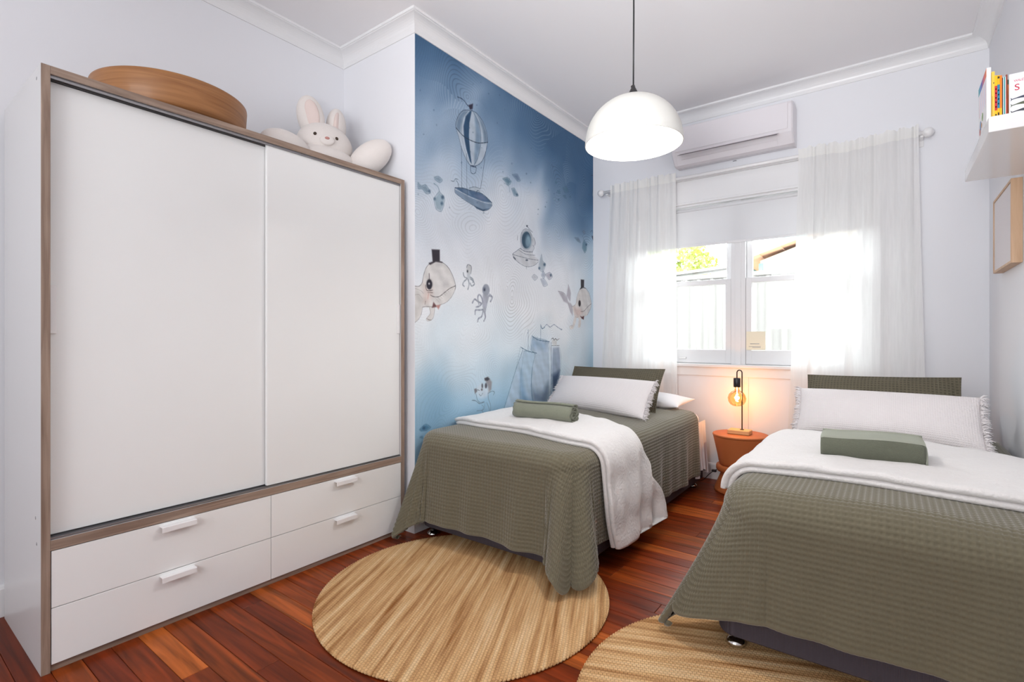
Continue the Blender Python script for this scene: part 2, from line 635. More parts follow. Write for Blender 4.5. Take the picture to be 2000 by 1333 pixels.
fo = MB().box(XL - .1, XR + .1, YF, YB + .15, -0.12, -0.021).build('floor', M['subfloor'])
tag(fo, 'polished reddish jarrah board floor of the bedroom', kind='structure')
pal = [(128, 52, 21), (136, 57, 23), (143, 62, 25), (150, 67, 27), (160, 76, 31), (126, 50, 21), (139, 59, 24), (188, 98, 43)]
bw = 0.083
row = 0
y = -0.55
while y < YB - 0.002:
    y1 = min(y + bw, YB - .001)
    x = XL + 0.0005
    x_end = XR - 0.0005
    if y > YN - bw:
        x = XM + 0.001
    first = True
    while x < x_end - 0.02:
        ln = rnd.uniform(0.75, 2.1)
        if first:
            ln *= rnd.uniform(.4, 1)
            first = False
        x1 = min(x + ln, x_end)
        if x_end - x1 < 0.25:
            x1 = x_end
        g = 0.0007
        a0, a1, b0, b1 = x + g, x1 - g, y + g, y1 - g
        c = 0.0012
        dz = rnd.uniform(-.0003, .0003)
        vs = [(a0, b0, -.02), (a1, b0, -.02), (a1, b1, -.02), (a0, b1, -.02),
              (a0, b0, dz - c), (a1, b0, dz - c), (a1, b1, dz - c), (a0, b1, dz - c),
              (a0 + c, b0 + c, dz), (a1 - c, b0 + c, dz), (a1 - c, b1 - c, dz), (a0 + c, b1 - c, dz)]
        fs = [(8, 9, 10, 11), (4, 5, 9, 8), (5, 6, 10, 9), (6, 7, 11, 10), (7, 4, 8, 11), (0, 1, 5, 4), (1, 2, 6, 5), (2, 3, 7, 6), (3, 0, 4, 7)]
        me = bpy.data.meshes.new('floorboard')
        me.from_pydata(vs, [], fs)
        me.materials.append(M['board'])
        bo = link('floorboard', me, fo, ((a0 + a1) / 2, (b0 + b1) / 2, 0))
        cc = s2l(pal[min(7, int(rnd.random() ** 1.3 * 8))])
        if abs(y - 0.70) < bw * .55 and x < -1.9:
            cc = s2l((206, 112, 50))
        k = rnd.uniform(.9, 1.12)
        bo.color = (cc[0] * k, cc[1] * k, cc[2] * k, 1)
        x = x1
    y += bw
    row += 1

tag(MB().box(XL - .1, XR + .1, YF, YB + .15, ZC, ZC + .1).build('ceiling', M['ceiling']), 'plain white plaster ceiling', kind='structure')
tag(MB().box(XL - .1, XL, YF, YB + .15, 0, ZC).build('wall_left', M['wall']), 'white wall behind the wardrobe', kind='structure')
tag(MB().box(XR, XR + .1, YF, YB + .15, 0, ZC).build('wall_right', M['wall']), 'white wall beside the right bed', kind='structure')
tag(MB().box(XL - .1, XR + .1, YF - .1, YF, 0, ZC).build('wall_rear', M['wall']), 'white wall behind the camera', kind='structure')
wm = MB().box(XL, XM, YN, YB, 0, ZC).build('wall_mural', M['wall'])
tag(wm, 'boxed out wall with a blue sea mural on its long side', kind='structure')
WX0, WX1, WZ0, WZ1 = -1.80, -0.125, 0.92, 2.235
wb = MB()
wb.box(XL, WX0, YB, YB + .14, 0, ZC).box(WX1, XR, YB, YB + .14, 0, ZC)
wb.box(WX0, WX1, YB, YB + .14, 0, WZ0).box(WX0, WX1, YB, YB + .14, WZ1, ZC)
tag(wb.build('wall_back', M['wall']), 'white wall with the curtained window', kind='structure')

# ---- cornice and baseboards : mitred runs along the walls
PATH = [(XL, YF), (XL, YN), (XM, YN), (XM, YB), (XR, YB), (XR, YF)]

def off(i, p):
    """path corner i moved p into the room"""
    def nrm(a, b):
        d = Vector((b[0] - a[0], b[1] - a[1])).normalized()
        return Vector((d.y, -d.x))
    ns = []
    if i > 0:
        ns.append(nrm(PATH[i - 1], PATH[i]))
    if i < len(PATH) - 1:
        ns.append(nrm(PATH[i], PATH[i + 1]))
    v = sum(ns, Vector((0, 0)))
    return PATH[i][0] + v.x * p, PATH[i][1] + v.y * p

def run(i, prof, name, material, label):
    n = len(prof)
    vs = [(*off(i, p), z) for p, z in prof] + [(*off(i + 1, p), z) for p, z in prof]
    fs = [(k, (k + 1) % n, n + (k + 1) % n, n + k) for k in range(n)]
    m = MB().add(vs, fs).add(vs, [tuple(reversed(range(n))), tuple(range(n, 2 * n))])
    return tag(m.build(name, material), label, kind='structure')

cove = [(0, 2.905), (.007, 2.905), (.008, 2.918)]
for k in range(1, 9):
    t = k / 8 * PI / 2
    cove.append((.008 + .068 * (1 - math.cos(t)), 2.918 + .056 * math.sin(t)))
cove += [(.078, 2.976), (.086, 2.977), (.087, ZC), (0, ZC)]
base = [(0, 0), (.018, 0), (.018, .112), (.014, .122), (.006, .127), (0, .127)]
sides = ['left', 'alcove', 'mural', 'back', 'right']
names = ['left wall', 'short wall beside the wardrobe', 'mural wall', 'window wall', 'right wall']
for i in range(5):
    run(i, cove, 'trim_%d' % (i + 1), M['trim'], 'white coved cornice along the top of the ' + names[i])
    run(i, base, 'baseboard_' + sides[i], M['trim'], 'white baseboard along the foot of the ' + names[i])
tag(MB().bbox(-.912, -.880, YB - .008, YB - .0004, .127, .86, .002).build('trim_6', M['trim']), 'narrow white joint batten under the window', kind='structure')

# ---- mural print on the chimney breast : painted in code
MURAL = [
('f',(184, 196, 208),1,0.85,'0.524,2.63;0.451,2.604;0.405,2.556;0.38,2.5;0.38,2.465;0.405,2.419;0.43,2.357;0.472,2.3;0.519,2.267;0.579,2.281;0.634,2.324;0.674,2.394;0.694,2.473;0.686,2.537;0.646,2.597;0.579,2.632'),
('f',(48, 78, 108),1,1,'0.514,2.623;0.472,2.573;0.451,2.503;0.456,2.435;0.477,2.364;0.514,2.29;0.53,2.281;0.514,2.361;0.503,2.457;0.508,2.543;0.53,2.629'),
('f',(108, 132, 156),3,0.9,'0.451,2.604;0.405,2.556;0.382,2.493;0.382,2.466;0.42,2.451;0.43,2.51;0.451,2.566;0.493,2.614'),
('f',(112, 138, 164),3,0.8,'0.557,2.631;0.601,2.575;0.623,2.502;0.618,2.421;0.59,2.333;0.557,2.281;0.562,2.39;0.573,2.493'),
('f',(112, 134, 156),3,0.9,'0.579,2.632;0.646,2.597;0.686,2.537;0.694,2.473;0.657,2.455;0.646,2.539;0.612,2.593'),
('s',(48, 62, 82),1,0.8,'0.524,2.63;0.451,2.604;0.405,2.556;0.38,2.5;0.38,2.465;0.405,2.419;0.43,2.357;0.472,2.3;0.519,2.267;0.579,2.281;0.634,2.324;0.674,2.394;0.694,2.473;0.686,2.537;0.646,2.597;0.579,2.632;0.524,2.63'),
('s',(48, 62, 82),0.9,0.75,'0.541,2.632;0.601,2.575;0.623,2.502;0.618,2.421;0.59,2.333;0.557,2.281'),
('s',(48, 62, 82),0.6,0.5,'0.493,2.614;0.451,2.566;0.432,2.504;0.435,2.428;0.461,2.353;0.503,2.28'),
('s',(38, 52, 68),1.4,1,'0.38,2.469;0.441,2.44;0.514,2.432;0.601,2.439;0.697,2.474'),
('s',(50, 70, 92),1.7,1,'0.395,2.67;0.43,2.674;0.461,2.667;0.493,2.65;0.524,2.652'),
('f',(52, 48, 66),1,1,'0.499,2.656;0.544,2.682;0.54,2.648;0.514,2.631'),
('s',(48, 62, 82),1,1,'0.533,2.672;0.533,2.633'),
('s',(48, 62, 82),1,0.9,'0.519,2.267;0.573,2.272;0.57,2.234;0.546,2.219;0.522,2.225;0.519,2.267'),
('s',(48, 62, 82),1.6,0.9,'0.519,2.262;0.573,2.268'),
('s',(48, 62, 82),0.7,0.9,'0.43,2.367;0.433,2.239;0.433,2.1'),
('s',(48, 62, 82),0.6,0.8,'0.481,2.335;0.483,2.109'),
('s',(48, 62, 82),0.8,0.9,'0.674,2.402;0.641,2.226;0.62,2.137'),
('f',(126, 146, 168),1,1,'0.37,2.078;0.436,2.072;0.526,2.06;0.652,2.057;0.742,2.065;0.742,2.046;0.705,2.013;0.646,1.993;0.563,2.005;0.466,2.025;0.401,2.042;0.37,2.055'),
('f',(78, 104, 134),1,1,'0.37,2.084;0.448,2.1;0.502,2.101;0.62,2.108;0.692,2.09;0.742,2.068;0.652,2.057;0.526,2.06;0.436,2.07'),
('f',(120, 142, 166),2,0.7,'0.442,2.091;0.502,2.097;0.526,2.07;0.454,2.074'),
('f',(116, 128, 158),3,0.7,'0.557,2.077;0.639,2.1;0.692,2.078;0.62,2.062'),
('f',(58, 82, 108),1,1,'0.557,2.008;0.646,2.001;0.711,2.021;0.652,1.992;0.582,1.994'),
('s',(48, 62, 82),1.1,1,'0.37,2.084;0.448,2.1;0.502,2.101;0.62,2.108;0.692,2.09;0.742,2.068'),
('s',(210, 218, 226),0.8,1,'0.373,2.075;0.436,2.068;0.526,2.057;0.652,2.052;0.742,2.06'),
('s',(48, 62, 82),0.8,0.8,'0.37,2.078;0.37,2.055;0.401,2.042;0.466,2.025;0.563,2.005;0.646,1.993;0.705,2.013;0.742,2.046;0.742,2.065'),
('s',(60, 80, 104),0.9,0.8,'0.484,2.109;0.49,2.062'),
('f',(176, 188, 200),1,0.9,'0.496,2.11;0.551,2.133;0.617,2.137;0.62,2.112;0.563,2.107'),
('s',(48, 62, 82),0.7,0.8,'0.502,2.111;0.557,2.134;0.614,2.136'),
('s',(48, 62, 82),0.9,1,'0.576,2.098;0.585,2.114;0.604,2.118;0.614,2.102'),
('s',(48, 62, 82),0.9,0.9,'0.407,2.097;0.398,2.12;0.384,2.132'),
('s',(80, 98, 116),1.2,0.8,'0.398,2.144;0.373,2.141;0.359,2.122;0.333,2.12'),
('f',(112, 136, 156),2.5,0.75,'0.056,2.04;0.083,2.025;0.117,2.041;0.155,2.005;0.122,1.99;0.088,2.012;0.058,2.005'),
('s',(74, 98, 122),0.7,0.6,'0.056,2.04;0.083,2.025;0.117,2.041;0.155,2.005;0.122,1.99;0.088,2.012;0.058,2.005;0.056,2.04'),
('f',(50, 78, 104),2,0.8,'0.154,2.013;0.154,2.01;0.153,2.008;0.152,2.006;0.15,2.005;0.147,2.004;0.145,2.004;0.143,2.005;0.142,2.006;0.141,2.007;0.14,2.009;0.141,2.011;0.142,2.014;0.143,2.015;0.145,2.017;0.147,2.018;0.15,2.018;0.152,2.017;0.153,2.016;0.154,2.015'),
('f',(112, 136, 156),2.5,0.75,'0.188,2.104;0.225,2.118;0.256,2.104;0.233,2.083;0.194,2.092'),
('s',(74, 98, 122),0.7,0.6,'0.188,2.104;0.225,2.118;0.256,2.104;0.233,2.083;0.194,2.092;0.188,2.104'),
('f',(140, 164, 180),2.5,0.75,'0.23,2.028;0.273,1.998;0.268,1.951;0.247,1.909;0.204,1.915;0.186,1.971'),
('s',(74, 98, 122),0.7,0.6,'0.23,2.028;0.273,1.998;0.268,1.951;0.247,1.909;0.204,1.915;0.186,1.971;0.23,2.028'),
('f',(50, 78, 104),2,0.8,'0.271,2.002;0.271,1.999;0.269,1.995;0.266,1.992;0.263,1.99;0.259,1.989;0.256,1.988;0.253,1.989;0.25,1.991;0.248,1.994;0.248,1.997;0.248,2;0.25,2.004;0.253,2.007;0.256,2.009;0.259,2.01;0.263,2.011;0.266,2.01;0.269,2.008;0.271,2.005'),
('f',(50, 78, 104),2,0.8,'0.262,1.961;0.262,1.959;0.26,1.956;0.258,1.953;0.255,1.952;0.253,1.951;0.25,1.95;0.247,1.951;0.245,1.953;0.243,1.955;0.243,1.957;0.243,1.96;0.245,1.963;0.247,1.965;0.25,1.967;0.253,1.968;0.255,1.968;0.258,1.968;0.26,1.966;0.262,1.964'),
('f',(50, 78, 104),2,0.8,'0.198,1.976;0.198,1.974;0.197,1.972;0.195,1.97;0.193,1.968;0.191,1.968;0.189,1.967;0.187,1.968;0.185,1.969;0.184,1.971;0.184,1.973;0.184,1.975;0.185,1.977;0.187,1.979;0.189,1.98;0.191,1.981;0.193,1.981;0.195,1.981;0.197,1.98;0.198,1.978'),
('s',(120, 146, 166),2.2,0.8,'0.186,2.066;0.217,2.055;0.23,2.03'),
('f',(78, 112, 134),2.5,0.75,'0.866,2.265;0.916,2.287;0.966,2.27;0.931,2.236'),
('s',(74, 98, 122),0.7,0.6,'0.866,2.265;0.916,2.287;0.966,2.27;0.931,2.236;0.866,2.265'),
('f',(96, 118, 146),2.5,0.75,'0.98,2.324;1.042,2.342;1.08,2.307;1.043,2.293'),
('s',(74, 98, 122),0.7,0.6,'0.98,2.324;1.042,2.342;1.08,2.307;1.043,2.293;0.98,2.324'),
('f',(104, 136, 160),2.5,0.75,'0.97,2.219;1.007,2.23;1.054,2.188;1,2.176'),
('s',(74, 98, 122),0.7,0.6,'0.97,2.219;1.007,2.23;1.054,2.188;1,2.176;0.97,2.219'),
('f',(50, 78, 104),2,0.8,'1.048,2.192;1.047,2.19;1.046,2.187;1.043,2.185;1.04,2.183;1.037,2.182;1.034,2.182;1.031,2.182;1.029,2.183;1.027,2.185;1.027,2.188;1.027,2.19;1.029,2.193;1.031,2.195;1.034,2.197;1.037,2.198;1.04,2.198;1.043,2.198;1.046,2.197;1.047,2.195'),
('s',(78, 112, 134),1.6,0.5,'0.882,2.239;0.94,2.228;0.948,2.19'),
('f',(78, 112, 134),1.5,0.9,'1.6,2.419;1.599,2.415;1.597,2.411;1.593,2.408;1.589,2.405;1.585,2.404;1.58,2.403;1.576,2.404;1.572,2.406;1.57,2.408;1.569,2.412;1.57,2.415;1.572,2.419;1.576,2.422;1.58,2.425;1.585,2.427;1.589,2.427;1.593,2.427;1.597,2.425;1.599,2.422'),
('f',(78, 112, 134),2.5,0.75,'1.693,2.396;1.752,2.422;1.789,2.389;1.729,2.362'),
('s',(74, 98, 122),0.7,0.6,'1.693,2.396;1.752,2.422;1.789,2.389;1.729,2.362;1.693,2.396'),
('f',(78, 112, 134),2.5,0.75,'1.604,2.352;1.645,2.366;1.652,2.34;1.619,2.336'),
('s',(74, 98, 122),0.7,0.6,'1.604,2.352;1.645,2.366;1.652,2.34;1.619,2.336;1.604,2.352'),
('f',(78, 112, 134),2.5,0.75,'1.695,2.331;1.738,2.345;1.754,2.321;1.718,2.32'),
('s',(74, 98, 122),0.7,0.6,'1.695,2.331;1.738,2.345;1.754,2.321;1.718,2.32;1.695,2.331'),
('f',(78, 112, 134),1.5,0.7,'1.835,2.353;1.834,2.35;1.831,2.346;1.827,2.343;1.822,2.34;1.816,2.338;1.81,2.337;1.805,2.338;1.801,2.339;1.798,2.342;1.797,2.345;1.798,2.348;1.801,2.352;1.805,2.355;1.81,2.358;1.816,2.36;1.822,2.36;1.827,2.36;1.831,2.359;1.834,2.356'),
('f',(78, 112, 134),1.5,0.8,'1.64,2.284;1.64,2.282;1.638,2.279;1.634,2.276;1.63,2.274;1.626,2.273;1.622,2.272;1.618,2.273;1.614,2.274;1.612,2.276;1.612,2.278;1.612,2.281;1.614,2.284;1.618,2.286;1.622,2.289;1.626,2.29;1.63,2.29;1.634,2.29;1.638,2.289;1.64,2.287'),
('f',(130, 160, 176),2.5,0.6,'1.531,2.27;1.563,2.286;1.579,2.275;1.558,2.259'),
('s',(74, 98, 122),0.7,0.6,'1.531,2.27;1.563,2.286;1.579,2.275;1.558,2.259;1.531,2.27'),
('f',(104, 124, 142),2.5,0.75,'1.894,2.008;1.965,2.014;1.998,1.981;1.943,1.985'),
('s',(74, 98, 122),0.7,0.6,'1.894,2.008;1.965,2.014;1.998,1.981;1.943,1.985;1.894,2.008'),
('f',(110, 126, 146),2.5,0.75,'2.031,2.085;2.063,2.103;2.09,2.083;2.063,2.066'),
('s',(74, 98, 122),0.7,0.6,'2.031,2.085;2.063,2.103;2.09,2.083;2.063,2.066;2.031,2.085'),
('f',(96, 132, 154),2.5,0.75,'2.063,2.016;2.111,1.985;2.108,1.928;2.076,1.899;2.031,1.936;2.037,1.975'),
('s',(74, 98, 122),0.7,0.6,'2.063,2.016;2.111,1.985;2.108,1.928;2.076,1.899;2.031,1.936;2.037,1.975;2.063,2.016'),
('f',(50, 78, 104),2,0.8,'2.121,1.981;2.12,1.978;2.118,1.974;2.115,1.972;2.11,1.97;2.105,1.969;2.101,1.968;2.096,1.969;2.093,1.971;2.091,1.973;2.09,1.976;2.091,1.979;2.093,1.982;2.096,1.985;2.101,1.987;2.105,1.988;2.11,1.988;2.115,1.988;2.118,1.986;2.12,1.984'),
('s',(96, 126, 148),1.2,0.7,'2.037,2.049;2.059,2.012'),
('f',(132, 150, 162),2,0.8,'2.292,2.577;2.235,2.512;2.221,2.451;2.27,2.41;2.293,2.408'),
('s',(48, 62, 82),1.3,0.9,'2.295,2.577;2.235,2.512;2.221,2.451;2.27,2.41'),
('s',(48, 62, 82),1,0.8,'2.242,2.462;2.27,2.377;2.292,2.324'),
('s',(48, 62, 82),0.7,0.7,'2.272,2.326;2.27,2.087'),
('s',(48, 62, 82),1.4,0.9,'2.201,2.631;2.256,2.649;2.292,2.651'),
('f',(60, 74, 94),1,1,'2.208,2.073;2.292,2.09;2.292,2.019;2.235,2.035'),
('s',(48, 62, 82),1.2,0.8,'2.188,2.105;2.215,2.126;2.235,2.107;2.256,2.084'),
('f',(198, 204, 212),1,0.9,'1.087,1.879;1.099,1.923;1.14,1.954;1.202,1.954;1.258,1.906;1.277,1.866;1.258,1.828;1.239,1.793;1.14,1.783;1.081,1.799'),
('f',(170, 178, 190),1,0.95,'1.24,1.886;1.236,1.86;1.225,1.837;1.206,1.816;1.184,1.802;1.159,1.795;1.134,1.795;1.112,1.803;1.095,1.818;1.083,1.838;1.08,1.861;1.083,1.885;1.095,1.909;1.112,1.929;1.134,1.944;1.159,1.952;1.184,1.952;1.206,1.945;1.225,1.93;1.236,1.91'),
('f',(58, 84, 104),1,1,'1.22,1.883;1.217,1.862;1.208,1.843;1.195,1.826;1.178,1.815;1.159,1.809;1.14,1.809;1.123,1.816;1.11,1.828;1.101,1.845;1.099,1.864;1.101,1.884;1.11,1.903;1.123,1.919;1.14,1.931;1.159,1.938;1.178,1.938;1.195,1.931;1.208,1.919;1.217,1.902'),
('f',(140, 168, 186),4,0.85,'1.22,1.872;1.218,1.857;1.213,1.843;1.205,1.832;1.195,1.824;1.183,1.82;1.172,1.821;1.162,1.826;1.153,1.835;1.148,1.847;1.147,1.861;1.148,1.875;1.153,1.889;1.162,1.9;1.172,1.909;1.183,1.913;1.195,1.912;1.205,1.907;1.213,1.898;1.218,1.886'),
('f',(204, 208, 214),1,0.9,'1.075,1.798;1.023,1.767;0.983,1.741;1.011,1.711;1.057,1.69;1.159,1.67;1.264,1.693;1.322,1.728;1.329,1.743;1.252,1.77;1.239,1.793;1.14,1.783'),
('s',(92, 102, 118),1,0.9,'1.087,1.845;1.084,1.886;1.099,1.923;1.14,1.954;1.202,1.954;1.233,1.917'),
('s',(92, 102, 118),1.2,0.9,'1.258,1.906;1.28,1.874;1.271,1.847'),
('s',(92, 102, 118),0.9,0.9,'1.245,1.847;1.264,1.829;1.239,1.793'),
('s',(92, 102, 118),1.5,0.9,'1.081,1.799;1.14,1.785;1.239,1.793'),
('s',(92, 102, 118),1,0.9,'1.075,1.798;1.023,1.767;0.983,1.741;1.011,1.711;1.057,1.69'),
('s',(92, 102, 118),1,0.9,'0.983,1.741;1.081,1.737;1.202,1.735;1.322,1.739'),
('s',(92, 102, 118),0.9,0.9,'1.063,1.783;1.153,1.764;1.277,1.773'),
('s',(92, 102, 118),0.8,0.9,'1.057,1.69;1.159,1.67;1.264,1.693;1.322,1.727'),
('s',(92, 102, 118),1.3,0.9,'1.159,1.982;1.189,1.969;1.239,1.946'),
('s',(92, 102, 118),1,0.9,'1.046,1.89;1.043,1.855'),
('s',(92, 102, 118),0.7,0.9,'1.159,1.674;1.159,1.653'),
('f',(70, 80, 96),1,1,'1.182,1.723;1.181,1.721;1.179,1.72;1.175,1.718;1.17,1.717;1.165,1.716;1.159,1.715;1.155,1.715;1.151,1.716;1.149,1.717;1.148,1.719;1.149,1.721;1.151,1.723;1.155,1.725;1.159,1.726;1.165,1.727;1.17,1.727;1.175,1.727;1.179,1.726;1.181,1.725'),
('f',(70, 80, 96),1,1,'1.178,1.984;1.178,1.982;1.176,1.98;1.174,1.978;1.171,1.976;1.167,1.975;1.164,1.975;1.161,1.976;1.158,1.976;1.157,1.978;1.156,1.98;1.157,1.982;1.158,1.984;1.161,1.986;1.164,1.987;1.167,1.988;1.171,1.988;1.174,1.988;1.176,1.987;1.178,1.986'),
('f',(70, 82, 98),1,1,'0.994,1.729;1.023,1.713;1.017,1.705;0.991,1.719'),
('f',(158, 174, 188),2.5,0.75,'1.368,1.792;1.382,1.743;1.425,1.718;1.388,1.655;1.335,1.672;1.335,1.715'),
('s',(74, 98, 122),0.7,0.6,'1.368,1.792;1.382,1.743;1.425,1.718;1.388,1.655;1.335,1.672;1.335,1.715;1.368,1.792'),
('f',(50, 78, 104),2,0.8,'1.427,1.719;1.427,1.715;1.424,1.711;1.421,1.708;1.416,1.706;1.411,1.705;1.406,1.705;1.402,1.706;1.398,1.708;1.396,1.711;1.395,1.715;1.396,1.718;1.398,1.722;1.402,1.725;1.406,1.727;1.411,1.728;1.416,1.728;1.421,1.727;1.424,1.725;1.427,1.722'),
('f',(50, 78, 104),2,0.8,'1.348,1.68;1.348,1.677;1.346,1.675;1.343,1.672;1.339,1.67;1.335,1.669;1.331,1.669;1.328,1.67;1.325,1.672;1.323,1.675;1.322,1.677;1.323,1.68;1.325,1.683;1.328,1.686;1.331,1.687;1.335,1.688;1.339,1.688;1.343,1.687;1.346,1.686;1.348,1.683'),
('f',(176, 182, 192),2.5,0.7,'1.233,1.6;1.264,1.622;1.312,1.604;1.271,1.577'),
('s',(74, 98, 122),0.7,0.6,'1.233,1.6;1.264,1.622;1.312,1.604;1.271,1.577;1.233,1.6'),
('f',(172, 172, 188),2.5,0.8,'1.422,1.637;1.491,1.662;1.53,1.632;1.479,1.601'),
('s',(74, 98, 122),0.7,0.6,'1.422,1.637;1.491,1.662;1.53,1.632;1.479,1.601;1.422,1.637'),
('f',(50, 78, 104),2,0.8,'1.518,1.643;1.518,1.639;1.516,1.637;1.513,1.634;1.509,1.632;1.504,1.631;1.5,1.631;1.496,1.632;1.493,1.634;1.491,1.637;1.491,1.64;1.491,1.643;1.493,1.646;1.496,1.648;1.5,1.65;1.504,1.651;1.509,1.651;1.513,1.65;1.516,1.648;1.518,1.645'),
('f',(172, 182, 198),2.5,0.8,'1.355,1.594;1.408,1.599;1.455,1.558;1.395,1.542'),
('s',(74, 98, 122),0.7,0.6,'1.355,1.594;1.408,1.599;1.455,1.558;1.395,1.542;1.355,1.594'),
('f',(160, 172, 190),2.5,0.8,'1.388,1.663;1.422,1.637;1.402,1.605;1.368,1.624'),
('s',(74, 98, 122),0.7,0.6,'1.388,1.663;1.422,1.637;1.402,1.605;1.368,1.624;1.388,1.663'),
('f',(172, 170, 182),2,0.9,'1.619,1.518;1.7,1.512;1.761,1.473;1.782,1.423;1.708,1.439'),
('f',(176, 174, 186),2,0.9,'1.785,1.586;1.825,1.517;1.813,1.445;1.754,1.489'),
('f',(176, 174, 184),2,0.95,'1.761,1.442;1.824,1.43;1.863,1.4;1.86,1.323;1.824,1.35'),
('f',(216, 214, 213),1,0.95,'2.003,1.571;2.088,1.578;2.158,1.541;2.203,1.45;2.185,1.398;2.123,1.337;2.045,1.316;2.003,1.312;2.008,1.258;1.991,1.221;1.953,1.223;1.971,1.303;1.931,1.312;1.907,1.256;1.867,1.207;1.819,1.202;1.808,1.228;1.855,1.239;1.888,1.32;1.867,1.36;1.848,1.399;1.912,1.426;1.931,1.484;1.961,1.535'),
('f',(206, 178, 172),5,0.5,'1.871,1.4;1.994,1.39;2.045,1.359;1.961,1.314;1.896,1.337'),
('s',(96, 92, 98),0.8,0.8,'2.003,1.571;2.088,1.578;2.158,1.541;2.203,1.45;2.185,1.398;2.123,1.337'),
('s',(120, 116, 120),0.8,0.7,'1.848,1.399;1.912,1.426;1.931,1.484;1.961,1.535;2.003,1.571'),
('s',(120, 118, 130),0.9,0.9,'1.619,1.518;1.7,1.512;1.761,1.473;1.824,1.35'),
('s',(120, 118, 130),0.8,0.8,'1.785,1.586;1.825,1.517;1.813,1.445'),
('s',(70, 66, 72),0.9,1,'2.203,1.446;2.132,1.413;2.062,1.372;2.003,1.364'),
('f',(62, 60, 66),1,1,'2.003,1.651;2.066,1.654;2.062,1.586;2.1,1.58;2.045,1.581;1.981,1.559;2.005,1.581'),
('f',(52, 46, 50),1,1,'2.003,1.438;2.002,1.429;1.999,1.421;1.994,1.415;1.988,1.41;1.981,1.409;1.974,1.41;1.968,1.413;1.964,1.419;1.961,1.427;1.96,1.435;1.961,1.444;1.964,1.452;1.968,1.458;1.974,1.463;1.981,1.464;1.988,1.463;1.994,1.46;1.999,1.454;2.002,1.446'),
('s',(60, 54, 58),0.7,1,'1.981,1.483;1.981,1.405'),
('f',(92, 60, 62),1,1,'1.991,1.325;2.025,1.318;2.066,1.328;2.056,1.294;2.018,1.303'),
('s',(150, 140, 140),0.8,0.8,'1.819,1.202;1.808,1.228;1.855,1.239;1.84,1.219'),
('s',(120, 90, 90),0.8,0.6,'1.904,1.313;1.953,1.314;1.931,1.354'),
('f',(216, 214, 213),1,0.96,'0.144,1.573;0.201,1.594;0.254,1.596;0.308,1.571;0.35,1.522;0.375,1.466;0.371,1.436;0.34,1.39;0.295,1.354;0.241,1.334;0.188,1.322;0.192,1.306;0.182,1.259;0.163,1.238;0.131,1.232;0.123,1.244;0.155,1.277;0.147,1.313;0.091,1.313;0.081,1.269;0.057,1.237;0.023,1.214;0.018,1.325;0.018,1.432;0.063,1.433;0.088,1.456;0.1,1.502;0.119,1.545'),
('f',(206, 182, 174),6,0.5,'0.1,1.448;0.175,1.426;0.175,1.38;0.131,1.34;0.094,1.338'),
('f',(196, 194, 192),5,0.7,'0.027,1.388;0.069,1.386;0.091,1.351;0.081,1.301;0.039,1.254;0.021,1.281'),
('s',(88, 86, 90),1,0.9,'0.144,1.573;0.201,1.594;0.254,1.596;0.308,1.571;0.35,1.522;0.375,1.466;0.371,1.436'),
('s',(120, 116, 116),0.8,0.7,'0.371,1.436;0.34,1.39;0.295,1.354;0.241,1.334;0.188,1.322'),
('s',(130, 124, 124),0.7,0.7,'0.188,1.322;0.192,1.306;0.182,1.259;0.163,1.238;0.131,1.232;0.123,1.244;0.155,1.277;0.147,1.313'),
('s',(130, 126, 128),0.8,0.7,'0.091,1.313;0.081,1.269;0.057,1.237;0.023,1.214'),
('s',(100, 98, 100),1,0.8,'0.018,1.432;0.063,1.433;0.088,1.456;0.1,1.502;0.119,1.545;0.144,1.573'),
('s',(92, 88, 90),1.2,0.95,'0.375,1.461;0.322,1.44;0.274,1.41;0.228,1.383;0.182,1.38;0.156,1.388'),
('s',(140, 134, 134),0.4,0.6,'0.195,1.373;0.228,1.35'),
('s',(140, 134, 134),0.4,0.6,'0.213,1.38;0.242,1.361'),
('s',(140, 134, 134),0.4,0.6,'0.232,1.388;0.257,1.373'),
('s',(140, 134, 134),0.4,0.6,'0.25,1.396;0.272,1.384'),
('s',(140, 134, 134),0.4,0.6,'0.269,1.404;0.286,1.395'),
('s',(140, 134, 134),0.4,0.6,'0.288,1.412;0.302,1.407'),
('s',(140, 134, 134),0.4,0.6,'0.307,1.42;0.317,1.419'),
('s',(140, 134, 134),0.4,0.6,'0.326,1.428;0.332,1.43'),
('s',(140, 134, 134),0.4,0.6,'0.346,1.436;0.347,1.442'),
('s',(140, 136, 136),0.5,0.7,'0.027,1.419;0.075,1.409;0.1,1.393'),
('s',(140, 136, 136),0.6,0.7,'0.027,1.379;0.063,1.384;0.091,1.361'),
('f',(186, 184, 186),4,0.6,'0.311,1.465;0.31,1.461;0.307,1.457;0.302,1.453;0.295,1.45;0.288,1.449;0.281,1.449;0.274,1.451;0.269,1.453;0.266,1.457;0.265,1.461;0.266,1.466;0.269,1.47;0.274,1.474;0.281,1.476;0.288,1.478;0.295,1.478;0.302,1.476;0.307,1.473;0.31,1.47'),
('f',(180, 180, 184),4,0.6,'0.254,1.581;0.253,1.578;0.249,1.575;0.243,1.572;0.236,1.569;0.228,1.568;0.219,1.568;0.212,1.568;0.206,1.57;0.203,1.572;0.201,1.575;0.203,1.579;0.206,1.582;0.212,1.585;0.219,1.587;0.228,1.589;0.236,1.589;0.243,1.589;0.249,1.587;0.253,1.584'),
('f',(190, 186, 184),2,0.9,'0.179,1.457;0.178,1.446;0.173,1.436;0.167,1.429;0.158,1.423;0.149,1.421;0.139,1.422;0.131,1.426;0.124,1.433;0.12,1.441;0.119,1.451;0.12,1.462;0.124,1.471;0.131,1.479;0.139,1.485;0.149,1.487;0.158,1.486;0.167,1.483;0.173,1.476;0.178,1.467'),
